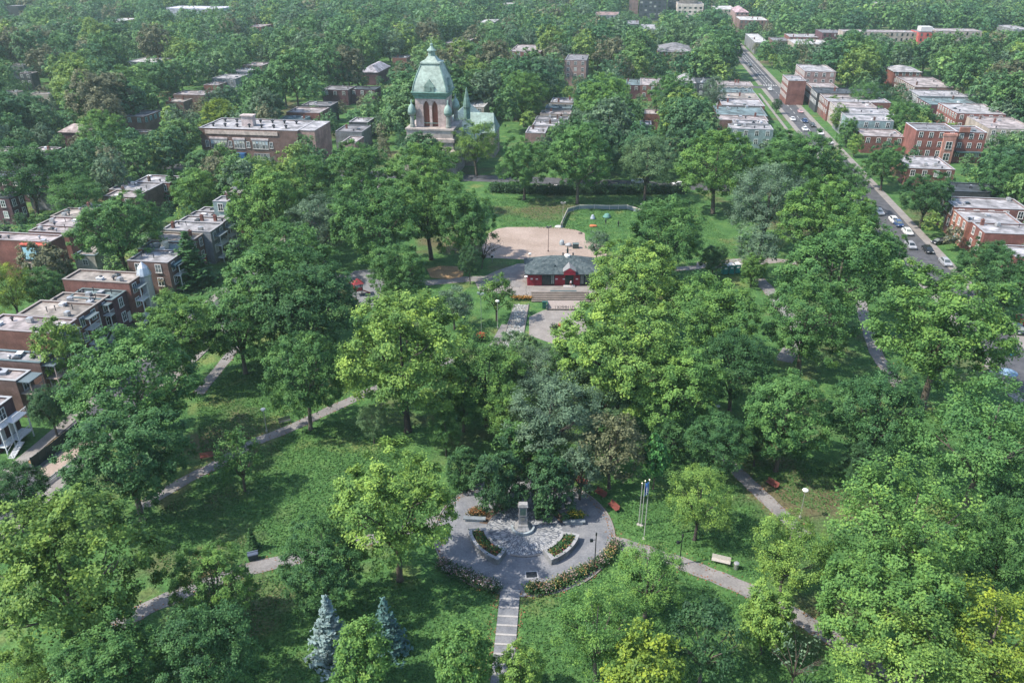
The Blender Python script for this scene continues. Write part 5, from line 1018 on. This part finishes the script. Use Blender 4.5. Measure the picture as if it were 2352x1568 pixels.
lump('boulder', 'blue-grey ball-like boulder on the enclosure lawn', 'boulder', 1361, 503, .7, .7, .9, (.35, .40, .46), 3); lump('tarpaulin', 'crumpled green tarpaulin heap on the enclosure lawn', 'tarpaulin', 1394, 500, 1.2, .8, .8, (.10, .22, .19), 4, CLOTH); lump('blanket', 'orange-red blanket heap on the enclosure lawn', 'blanket', 1363, 520, 1.1, .7, .35, (.42, .14, .06), 5, CLOTH)
lump('boulder', 'pale stone at the foot of the left mast of the enclosure', 'boulder', 1283, 522, 1.0, .6, .45, (.5, .5, .5), 6); lump('boulder', 'dark flat stone on the sandy field edge by the lawn', 'boulder', 1333, 537, .6, .4, .3, (.12, .10, .09), 7)
x, y, _ = P(1322, 570); r = thing('storage_crate', 'dark slatted crate on the sand behind the pavilion', 'crate', (x, y, 0)); mb = MB()
for k in range(5): mb.box(-.75, .75, -.55, .55, .05 + k * .24, .24 + k * .24)
part('slats', mb, PAINT, r, (.06, .08, .08)); part('lid', MB().box(-.8, .8, -.6, .6, 1.22, 1.3), PAINT, r, (.10, .13, .13))
x, y, _ = P(1131, 601); r = thing('sign_disc', 'round black and white sign by the leaning forked tree', 'sign', (x, y, 0), .3); part('post', MB().lathe([(.05, 0), (.05, 1.2)], 8), METAL, r, (.3, .3, .3)); part('disc', MB().tube([(0, -.06, 1.3), (0, .04, 1.3)], .5, 18), PAINT, r, (.62, .62, .62)); part('dark_half', MB().tube([(-.12, -.075, 1.3), (-.12, -.062, 1.3)], .34, 18), PAINT, r, (.03, .03, .03))
def person(label, u, v, top, legs, rz, hgt=1.72):
    x, y, _ = P(u, v); r = thing('person', label, 'person', (x, y, .02), rz); s = hgt / 1.75
    J = [(0, 0, .95), (0, 0, 1.2), (0, .02, 1.42), (0, 0, 1.52), (0, -.01, 1.64), (0, -.01, 1.74), (.10, 0, .88), (.12, -.02, .48), (.12, .04, .08), (.12, -.12, .03), (-.10, 0, .88), (-.12, .05, .48), (-.12, .10, .08), (-.12, -.05, .03), (.19, .01, 1.40), (.25, .03, 1.12), (.24, -.10, .90), (.24, -.15, .82), (-.19, .01, 1.40), (-.25, .03, 1.12), (-.24, -.08, .88), (-.24, -.13, .80)]
    E_ = [(0, 1), (1, 2), (2, 3), (3, 4), (4, 5), (0, 6), (6, 7), (7, 8), (8, 9), (0, 10), (10, 11), (11, 12), (12, 13), (2, 14), (14, 15), (15, 16), (16, 17), (2, 18), (18, 19), (19, 20), (20, 21)]
    R = [.15, .14, .15, .06, .10, .07, .10, .065, .045, .04, .10, .065, .045, .04, .07, .045, .035, .03, .07, .045, .035, .03]
    me = bpy.data.meshes.new('body'); me.from_pydata([tuple(c * s for c in j) for j in J], E_, []); o = obj('body', me, r, None, 0, legs); me.materials.append(CLOTH); md = o.modifiers.new('skin', 'SKIN')
    for i, sv_ in enumerate(me.skin_vertices[0].data): sv_.radius = (R[i] * s, R[i] * s); sv_.use_root = i == 0
    o.modifiers.new('sub', 'SUBSURF').levels = 1
    part('shirt', MB().lathe([(.20 * s, .92 * s), (.185 * s, 1.15 * s), (.21 * s, 1.36 * s), (.10 * s, 1.50 * s)], 14), CLOTH, r, top, smooth=True); part('hair', MB().lathe([(.10 * s, 1.66 * s), (.115 * s, 1.72 * s), (.08 * s, 1.79 * s), (.02 * s, 1.80 * s)], 12, (0, .015)), CLOTH, r, (.03, .02, .015), smooth=True)
person('dark clothed person standing on the enclosure lawn, left of the other', 1391, 516, (.03, .04, .06), (.03, .035, .05), .8); person('dark clothed person standing on the enclosure lawn, right one', 1420, 521, (.02, .03, .03), (.02, .02, .025), -.6); person('person in pale shirt at the door of the red pavilion', 1311, 659, (.55, .55, .55), (.25, .05, .05), .3)
# portable toilets
pt = None
for k, lab in enumerate(('green portable toilet with white roof, left of three', 'green portable toilet with white roof, middle of three', 'green portable toilet with white roof, right of three')):
    x, y, _ = P(1664 + 14 * k, 629 - 1.5 * k)
    if pt is None:
        pt = thing('portable_toilet', lab, 'toilet', (x, y, .02), .06, 'portable toilets'); part('cabin', MB().box(-.6, .6, -.6, .6, .08, 2.15), PAINT, pt, (.01, .15, .14)); part('roof', MB().box(-.66, .66, -.66, .66, 2.15, 2.24).box(-.6, .6, -.6, .6, 2.24, 2.5, (.28, .2)), PAINT, pt, (.62, .63, .62)); d_ = part('door', MB().box(-.45, .45, -.63, -.602, .15, 2.05), PAINT, pt, (.012, .19, .17)); obj('sign', MB().box(-.3, .3, -.645, -.631, 1.35, 1.75).mesh('sign', PAINT), d_, None, 0, (.6, .62, .6)); part('skid', MB().box(-.6, -.45, -.65, .65, 0, .08).box(.45, .6, -.65, .65, 0, .08), PAINT, pt, (.05, .05, .05))
    else: dup(pt, lab, (x, y, .02), .06)
# playground
x, y, _ = P(824, 678); r = thing('play_tower', 'red and dark play tower with slide on the grey playground', 'playground', (x, y, .05), .4)
for sx in (-.8, .8):
    for sy in (-.8, .8): part('post', MB().box(sx - .07, sx + .07, sy - .07, sy + .07, 0, 2.9), PAINT, r, (.05, .06, .07))
part('deck', MB().box(-.85, .85, -.85, .85, 1.2, 1.3), PAINT, r, (.08, .10, .12)); part('roof', MB().lathe([(1.15, 2.9), (.1, 3.9)], sq=1), PAINT, r, (.20, .03, .035)); part('slide', MB().box(-.35, .35, -.05, .05, 0, 2.6, None, Matrix.Translation((1.0 + 1.6, 0, .12)) @ Matrix.Rotation(math.radians(-62), 4, 'Y') @ Matrix.Rotation(math.pi / 2, 4, 'Z')), PAINT, r, (.42, .05, .05)); part('railing', MB().box(-.85, .85, -.85, -.8, 1.301, 2.1).box(-.85, -.8, -.8, .85, 1.301, 2.1), PAINT, r, (.34, .03, .05))
x, y, _ = P(809, 658); r = thing('spring_rider', 'small red spring rider beside the play tower', 'playground', (x, y, .05)); part('spring', MB().lathe([(.16, 0), (.12, .4)], 10), METAL, r, (.1, .1, .1)); part('seat', MB().box(-.7, .7, -.2, .2, .4, .65, (.12, .03)).box(-.75, -.35, -.15, .15, .65, 1.15, (.08, .02)), PAINT, r, (.36, .06, .05))
# hedge behind the lawn
q = [P(1132, 441), P(1260, 446), P(1400, 446), P(1575, 444)]; r = thing('hedge', 'long dark clipped hedge at the back of the lawn', 'hedge', q[0]); sp = []
for a, b in zip(q[:-1], q[1:]):
    for k in range(26):
        f = k / 26
        for dy, dz in ((0, 1.0), (1.6, 1.5)): sp.append((a[0] + (b[0] - a[0]) * f - q[0][0], a[1] + (b[1] - a[1]) * f - q[0][1] + dy, dz))
cloud('foliage', sp, .75, 22000, .42, (.034, .085, .034), r, 41, .7)
# ------------------------------------------------------------------ cars
def car_meshes():
    b = MB(); prof = [(-2.2, .35), (-2.25, .7), (-2.1, .88), (-1.2, .98), (1.5, .98), (2.05, .95), (2.2, .8), (2.2, .4), (2.0, .25), (-2.0, .25)]; wv = [(.82, 1.0)]; n = len(prof)
    for sy in (-1, 1): b.v += [(x, sy * (.86 if z > .9 else .90), z) for x, z in prof]
    b.f.append(tuple(range(n))); b.f.append(tuple(range(n, 2 * n))[::-1]); b.f += [(k, n + k, n + (k + 1) % n, (k + 1) % n) for k in range(n)]
    k = len(b.v); b.v += [(-1.55, -.80, .98), (1.75, -.80, .98), (1.75, .80, .98), (-1.55, .80, .98), (-.62, -.62, 1.46), (1.15, -.62, 1.46), (1.15, .62, 1.46), (-.62, .62, 1.46)]; b.f += [tuple(k + i for i in f) for f in ((4, 5, 6, 7), (0, 1, 5, 4), (1, 2, 6, 5), (2, 3, 7, 6), (3, 0, 4, 7))]
    g = MB()
    def lerp(a, c, f): return tuple(a[i] + (c[i] - a[i]) * f for i in range(3))
    for p0, p1, p2, p3 in ((0, 1, 5, 4), (1, 2, 6, 5), (2, 3, 7, 6), (3, 0, 4, 7)):
        q = [Vector(b.v[k + i]) for i in (p0, p1, p2, p3)]; c = sum(q, Vector()) / 4; nn = (q[1] - q[0]).cross(q[3] - q[0]).normalized() * .012; g.quad(*[tuple(c + (v - c) * .86 + nn) for v in q])
    wh = MB().tube([(0, -.12, 0), (0, .12, 0)], .33, 14); rim = MB().tube([(0, -.135, 0), (0, -.122, 0)], .2, 10).tube([(0, .122, 0), (0, .135, 0)], .2, 10); hl = MB().box(-2.27, -2.16, -.2, .2, .62, .78)
    return b.mesh('body', CARP, False), g.mesh('windows', GLASS), wh.mesh('wheel', PAINT), rim.mesh('rim', METAL), hl.mesh('headlight', PAINT)
CM = car_meshes(); c_n = 0
def car(label, u, v, col, rz=None, grp='cars on the right street', sc_=(1, 1, 1), ts=None):
    x, y, _ = P(u, v) if ts is None else W(*ts); r = thing('parked_car', label, 'car', (x, y, .02), (math.pi / 2 - PHI) if rz is None else rz, grp, sc_); obj('body', CM[0], r, None, 0, col); obj('windows', CM[1], r)
    for sx in (-1.4, 1.4):
        for sy in (-.78, .78): w_ = obj('wheel', CM[2], r, (sx, sy, .33), 0, (.02, .02, .02)); obj('rim', CM[3], w_, None, 0, (.4, .4, .4))
    for sy in (-.6, .6): obj('headlight', CM[4], r, (0, sy, 0), 0, (.6, .6, .58))
cw, cg, cb, ck, cr_ = (.62, .62, .62), (.30, .31, .33), (.02, .05, .14), (.02, .022, .026), (.35, .03, .03)
for lab, u, v, c in (('white car on the park side of the street, upper one', 2018, 491, cw), ('small white car just before the dark blue car', 2052, 510, cw), ('dark blue car behind the white saloon on the street', 2062, 518, cb), ('white saloon car near the drive of the red terrace', 2083, 537, cw),
                     ('black car lowest on the visible stretch of street', 2130, 578, ck), ('grey car parked under trees on the park side', 2090, 568, cg), ('grey car below the black one, half under trees', 2170, 607, cg), ('black car at the right edge beside the brick gate', 2336, 762, ck), ('red car behind the black car on the right edge', 2352, 742, cr_),
                     ('white car on the park side, nearest the intersection corner', 1820, 277, cw), ('dark blue car opposite the dark lawn strip', 1848, 281, cb), ('red and white car at the lawn strip', 1838, 259, (.5, .3, .3)), ('black car just below the dark blue one', 1866, 291, ck),
                     ('white car at the far kerb, second below the dark blue one', 1884, 309, cw), ('white car partly hidden at the near end of the upper street', 1905, 330, cw), ('white car low in the upper street above the treetop', 1848, 300, cw),
                     ('silver car parked beside the narrow corner brick house', 1812, 216, (.42, .45, .46)), ('white car turning at the street intersection', 1768, 208, cw), ('dark car alone high up on the far street', 1723, 154, ck), ('dark car under the maple by the narrow corner house', 1798, 203, ck)):
    car(lab, u, v, c)
for lab, u, v, c in (('white car behind the hedge, left of the hedge middle', 1274, 436, cw), ('silver car behind the right part of the hedge', 1466, 421, (.42, .45, .46)), ('pale car at the left end of the hedge', 1236, 436, (.5, .45, .4)), ('white car at the right end of the hedge', 1560, 428, cw)):
    car(lab, u, v, c, -PHI, 'cars behind the hedge')
car('dark car in the drive of the long red terrace', 2158, 560, ck, .3); car('teal car in the drive of the long red terrace', 2180, 556, (.05, .2, .24), .2)
# ------------------------------------------------------------------ city trees
LM = [(990, 200, 'the church tower'), (600, 330, 'the brick school'), (1080, 260, 'the church nave roof'), (1265, 270, 'the terrace right of the church'), (1715, 250, 'the terrace left of the street'), (1590, 185, 'the upper cross street row'),
      (1980, 250, 'the terrace right of the street'), (2160, 220, 'the far right terrace'), (2185, 330, 'the red double house'), (2280, 480, 'the long red terrace'), (2040, 90, 'the long beige building'), (1500, 20, 'the dark glass tower'), (1585, 30, 'the beige domed building'),
      (1322, 140, 'the striped brick block'), (1205, 115, 'the wide white roof terrace'), (1045, 95, 'the slanting pinkish roofs'), (800, 215, 'the purple-brown house'), (545, 165, 'the grey upper left terrace'), (320, 137, 'the lone white roof'), (437, 20, 'the long lavender building'), (38, 35, 'the black tower block'),
      (307, 280, 'the teal window house'), (160, 300, 'the pale hipped roof'), (40, 342, 'the leftmost pinkish roof'), (290, 440, 'the thin chimney houses'), (60, 560, 'the bright red house'), (450, 520, 'the left park terrace'), (40, 470, 'the porch house at left edge'), (850, 160, 'the steep grey roof'), (800, 300, 'the grey roof by the school'),
      (1550, 110, 'the house with red chimney'), (1745, 90, 'the far street end'), (1680, 18, 'the white roofs near the dome'), (2320, 280, 'the beige house at right edge'), (250, 45, 'the bright white roof'), (55, 166, 'the small left edge roof'), (1390, 30, 'the pink roofed building'), (700, 250, 'the curved roof behind the school'), (1850, 80, 'the white walled building'), (2090, 160, 'the red hipped house'), (1118, 48, 'the tiny white house'), (580, 58, 'the tiny pink roof'), (400, 215, 'the scattered pale roofs')]
px_house(1512, 1590, 118, 104, 10, BR, rm, 'house with dark hipped roof and red chimney, upper centre right', 'n', group='roofs among the trees', hip=3.0)
Z = np.array([z[:6] for z in ZONES], float)
rg = np.random.default_rng(11)
ROADZ = [(1698, 105, 1725, 160), (1722, 150, 1765, 205), (1750, 195, 1830, 245), (1775, 235, 1850, 282), (1800, 275, 1875, 312), (1838, 300, 1908, 338), (1985, 415, 2030, 470), (2000, 460, 2060, 515), (2040, 500, 2110, 565), (2085, 545, 2150, 600), (2150, 570, 2195, 625), (1130, 405, 1580, 446)]
def blocked(x, y, R, hc):
    uc, vc, pm = proj(x, y, hc); r = R * pm; m = (Z[:, 5] < pm * 1.0)
    zz = Z[m]; ox = np.minimum(zz[:, 2], uc + r * .9) - np.maximum(zz[:, 0], uc - r * .9); oy = np.minimum(zz[:, 3], vc + r * .85) - np.maximum(zz[:, 1], vc - r * .85)
    a = np.clip(ox, 0, None) * np.clip(oy, 0, None); za = (zz[:, 2] - zz[:, 0]) * (zz[:, 3] - zz[:, 1])
    if len(a) and ((a > .10 * za) | (a > .22 * 3.0 * r * r)).any(): return True
    for u0, v0, u1, v1 in ROADZ:
        if min(u1, uc + r * .85) > max(u0, uc - r * .85) and min(v1, vc + r * .8) > max(v0, vc - r * .8): return True
    return False
cand = []
y = 120.0
while y < 1380:
    st = 9.5 if y < 330 else 12.5 if y < 700 else 14.0
    half = (y * CT + H * ST) / F * 1190 + 8
    x = -half
    while x < half:
        cand.append((x + rg.uniform(-.48, .48) * st, y + rg.uniform(-.48, .48) * st)); x += st
    y += st * .92
near = [(a, b, c) for a, b, c in TREES]; NA = np.array(near)
good = []
for x, y in cand:
    t, s = TS((x, y))
    if -77 < t < 67 and s < 247: continue
    if t <= -77 and y < 150 or t > 66 and y < 120: continue
    if 68 < t < 79.5 or (-87 < t < -77 and s < 250) or (250 < s < 256 and t < 68) or (437 < s < 446 and t > 77) or (447 < s < 454 and t < 69): continue
    R = float(rg.uniform(4.4, 9.6)) if y > 260 else float(rg.uniform(3.6, 6.4))
    if any(a - R * .35 < t < b + R * .35 and c - R * .5 < s < d + R * .35 for a, b, c, d in FOOT):
        R = 2.4
        if any(a - 1.2 < t < b + 1.2 and c - 1.2 < s < d + 1.2 for a, b, c, d in FOOT): continue
    if len(NA) and (np.hypot(NA[:, 0] - x, NA[:, 1] - y) < (NA[:, 2] + R) * .62).any(): continue
    hc = 1.15 * R + 2.2 + float(rg.uniform(-.8, 2.6))
    if blocked(x, y, R, hc):
        R *= .46; hc = 1.2 * R + 1.0
        if blocked(x, y, R, hc): continue
    uc, vc, pm = proj(x, y, hc)
    if uc < -40 or uc > 2392 or vc + R * pm < -4: continue
    good.append((R * pm, x, y, R, hc, uc, vc))
good.sort(key=lambda g: -g[0])
PAL = [('mid green', (.078, .175, .062)), ('mid green', (.088, .190, .062)), ('mid green', (.075, .165, .070)), ('dark green', (.055, .135, .060)), ('dark green', (.060, .145, .066)), ('light green', (.118, .225, .068)), ('light green', (.108, .205, .078)), ('grey-green', (.105, .175, .100)), ('yellow-green', (.150, .240, .058)), ('brownish', (.140, .150, .085)), ('mid green', (.082, .182, .060))]
N_IND = 300 - len(TREES); groups = {}
for g in good[:N_IND]:
    uc, vc = g[5], g[6]; name, col = PAL[int(rg.integers(0, len(PAL)))]
    best = min(LM, key=lambda l: math.hypot(uc - l[0], (vc - l[1]) * 1.6)); dx, dy = uc - best[0], vc - best[1]
    d = ('right of' if dx > 0 else 'left of') if abs(dx) > abs(dy) * 1.3 else ('before' if dy > 0 else 'behind'); groups.setdefault((name, d, best[2]), []).append((math.hypot(dx, dy), g, col))
ORD = 'nearest second third fourth fifth sixth seventh eighth ninth tenth eleventh twelfth thirteenth fourteenth fifteenth'.split()
for (name, d, lm), l in groups.items():
    l.sort(key=lambda q: q[0])
    for i, (dist, g, col) in enumerate(l):
        lab = f'{name} tree {d} {lm}' + ('' if len(l) == 1 else f', {ORD[i]} of its colour there' if i else ', nearest of its colour there')
        _, x, y, R, hc, uc, vc = g; put_tree('mid', 'broadleaf_tree', lab, x, y, R / R0 * 1.08, hc / HC0, col, group='trees of the surrounding streets')
rest = good[N_IND:]
protos = []
for k in range(7):
    p, nr, sz, tn = crown_pts(500 + k * 7, nl=9, nc=14, m=9, leaf=.92, cr=.85, lr=(.36, .54), fill=.05, nz=.28); protos.append((p, nr, sz, tn))
V, T, CL = [], [], []
for i, g in enumerate(rest):
    _, x, y, R, hc, uc, vc = g; p, nr, sz, tn = protos[i % 7]; far = y > 620; sel = np.arange(len(p))[::2] if far else np.arange(len(p))
    a = rg.uniform(0, 6.28); ca, sa = math.cos(a), math.sin(a); q = p[sel]; n_ = nr[sel]; s_ = sz[sel] * (1.32 if far else 1.0) * R / R0
    q2 = np.stack([(q[:, 0] * ca - q[:, 1] * sa) * R / R0 + x, (q[:, 0] * sa + q[:, 1] * ca) * R / R0 + y, q[:, 2] * hc / HC0], 1); n2 = np.stack([n_[:, 0] * ca - n_[:, 1] * sa, n_[:, 0] * sa + n_[:, 1] * ca, n_[:, 2]], 1)
    n2 /= np.linalg.norm(n2, axis=1, keepdims=True); ax = rg.normal(size=n2.shape); A_ = np.cross(n2, ax); A_ /= np.linalg.norm(A_, axis=1, keepdims=True); B_ = np.cross(n2, A_); h_ = (s_ * .5)[:, None]; A_ *= h_; B_ *= h_ * 1.3; D_ = n2 * h_ * .35
    V.append(np.stack([q2 - B_ - D_, q2 + A_ * .85, q2 + B_ - D_, q2 - A_ * .85], 1).reshape(-1, 3).astype(np.float32)); T.append(tn[sel].astype(np.float32)); c = np.array(PAL[int(rg.integers(0, len(PAL)))][1]) * rg.uniform(.85, 1.15); CL.append(np.tile(np.append(c, 1), (len(sel), 1)).astype(np.float32))
V = np.concatenate(V); T = np.clip(np.concatenate(T), -1, 1); CL = np.concatenate(CL); n = len(T); me = bpy.data.meshes.new('distant_trees')
me.vertices.add(4 * n); me.vertices.foreach_set('co', V.ravel()); me.loops.add(4 * n); me.loops.foreach_set('vertex_index', np.arange(4 * n, dtype=np.int32)); me.polygons.add(n); me.polygons.foreach_set('loop_start', np.arange(0, 4 * n, 4, dtype=np.int32)); me.update(calc_edges=True)
me.attributes.new('tint', 'FLOAT', 'FACE').data.foreach_set('value', T); me.attributes.new('treecol', 'FLOAT_COLOR', 'FACE').data.foreach_set('color', CL.ravel()); me.materials.append(LEAFM)
struct('distant_trees', me, 'stuff')
# ------------------------------------------------------------------ grass on the near lawns
LAWN = [[(330, 1200), (480, 1090), (640, 1010), (760, 965), (900, 1000), (1000, 1120), (760, 1260), (560, 1290), (380, 1330)], [(560, 1330), (700, 1300), (1000, 1330), (1145, 1360), (1130, 1600), (480, 1600)], [(1195, 1370), (1410, 1290), (1560, 1305), (1740, 1380), (1900, 1480), (1950, 1600), (1190, 1600)], [(1410, 1240), (1420, 1160), (1650, 1080), (1760, 1180), (1760, 1340), (1560, 1270)],
        [(1130, 455), (1580, 450), (1720, 600), (1560, 615), (1400, 580), (1340, 530), (1150, 520)], [(450, 900), (620, 800), (820, 830), (900, 870), (640, 985), (460, 1050)], [(1640, 1000), (1900, 1060), (2050, 1080), (1900, 1180), (1760, 1140)]]
def inside(x, y, poly):
    c = False; j = len(poly) - 1
    for i in range(len(poly)):
        if (poly[i][1] > y) != (poly[j][1] > y) and x < (poly[j][0] - poly[i][0]) * (y - poly[i][1]) / (poly[j][1] - poly[i][1]) + poly[i][0]: c = not c
        j = i
    return c
gp = []
for poly in LAWN:
    w_ = [P(*q)[:2] for q in poly]; xs = [q[0] for q in w_]; ys = [q[1] for q in w_]; area = (max(xs) - min(xs)) * (max(ys) - min(ys)); nn_ = int(min(30000, area * 18))
    for a, b in zip(rg.uniform(min(xs), max(xs), nn_), rg.uniform(min(ys), max(ys), nn_)):
        if inside(a, b, w_): gp.append((a, b, .06))
gp = np.array(gp); dd_ = np.hypot(gp[:, 0] - pc[0], gp[:, 1] - pc[1]); gp = gp[dd_ > RO + .3]
pa = []
for o in bpy.data.objects:
    if o.name.split('.')[0] in ('park_path', 'sandy_field', 'bare_earth_patch', 'path_paving') and o.type == 'MESH': pa += [v.co[:2] for v in o.data.vertices if o.name.startswith('park_path')]
pa = np.array(pa); keep = np.ones(len(gp), bool)
for i in range(0, len(gp), 4000): keep[i:i + 4000] = (np.hypot(gp[i:i + 4000, None, 0] - pa[None, :, 0], gp[i:i + 4000, None, 1] - pa[None, :, 1]).min(1) > 1.0)
gp = gp[keep]; st_ = [P(1172, 1357), P(1149, 1600)]; keep = ~((np.abs(gp[:, 0] - (st_[0][0] + (gp[:, 1] - st_[0][1]) * (st_[1][0] - st_[0][0]) / (st_[1][1] - st_[0][1]))) < 1.7) & (gp[:, 1] < pc[1])); gp = gp[keep]
g = obj('grass', quads_mesh('grass', gp, rg.normal(size=(len(gp), 3)) * .7 + [0, 0, .5], rg.uniform(.12, .32, len(gp)), rg.normal(.05, .36, len(gp)), LEAF, 1.6, None, 91), None, None, 0, (.075, .168, .048)); g['kind'] = 'stuff'
fl = pa[rg.integers(0, len(pa), 2600)] + rg.normal(0, .38, (2600, 2)); aa = rg.uniform(0, 6.28, 900); rr_ = RO + rg.normal(0, .35, 900) - .3; fl = np.concatenate([fl, np.stack([pc[0] + rr_ * np.cos(aa), pc[1] + rr_ * np.sin(aa)], 1), np.stack([st_[0][0] + rg.choice([-1.5, 1.5], 260) + rg.normal(0, .28, 260) - .08 * np.linspace(0, 16, 260), st_[0][1] - np.linspace(0, 16, 260)], 1)])
fl = np.concatenate([fl, np.full((len(fl), 1), .10)], 1); g = obj('fallen_leaves', quads_mesh('fallen_leaves', fl, rg.normal(size=(len(fl), 3)) * .25 + [0, 0, 1], rg.uniform(.10, .26, len(fl)), rg.normal(0, .6, len(fl)), LEAF, 1.2, None, 92), None, None, 0, (.24, .135, .065)); g['kind'] = 'stuff'
# ------------------------------------------------------------------ haze
m = bpy.data.materials.new('haze'); m.use_nodes = True; nn_ = m.node_tree.nodes; nn_.remove(nn_['Principled BSDF']); vp = nn_.new('ShaderNodeVolumePrincipled'); vp.inputs['Color'].default_value = (.72, .95, .92, 1); vp.inputs['Density'].default_value = .00012; vp.inputs['Anisotropy'].default_value = .2
m.node_tree.links.new(vp.outputs[0], nn_['Material Output'].inputs['Volume'])
hz_ = struct('haze', MB().box(-2600, 2600, -500, 3100, -1.2, 78).mesh('haze', m), 'stuff')
print('TREES', len(TREES), 'rest', len(rest), 'leaf faces', n, 'grass', len(gp), 'objects', len(bpy.data.objects))
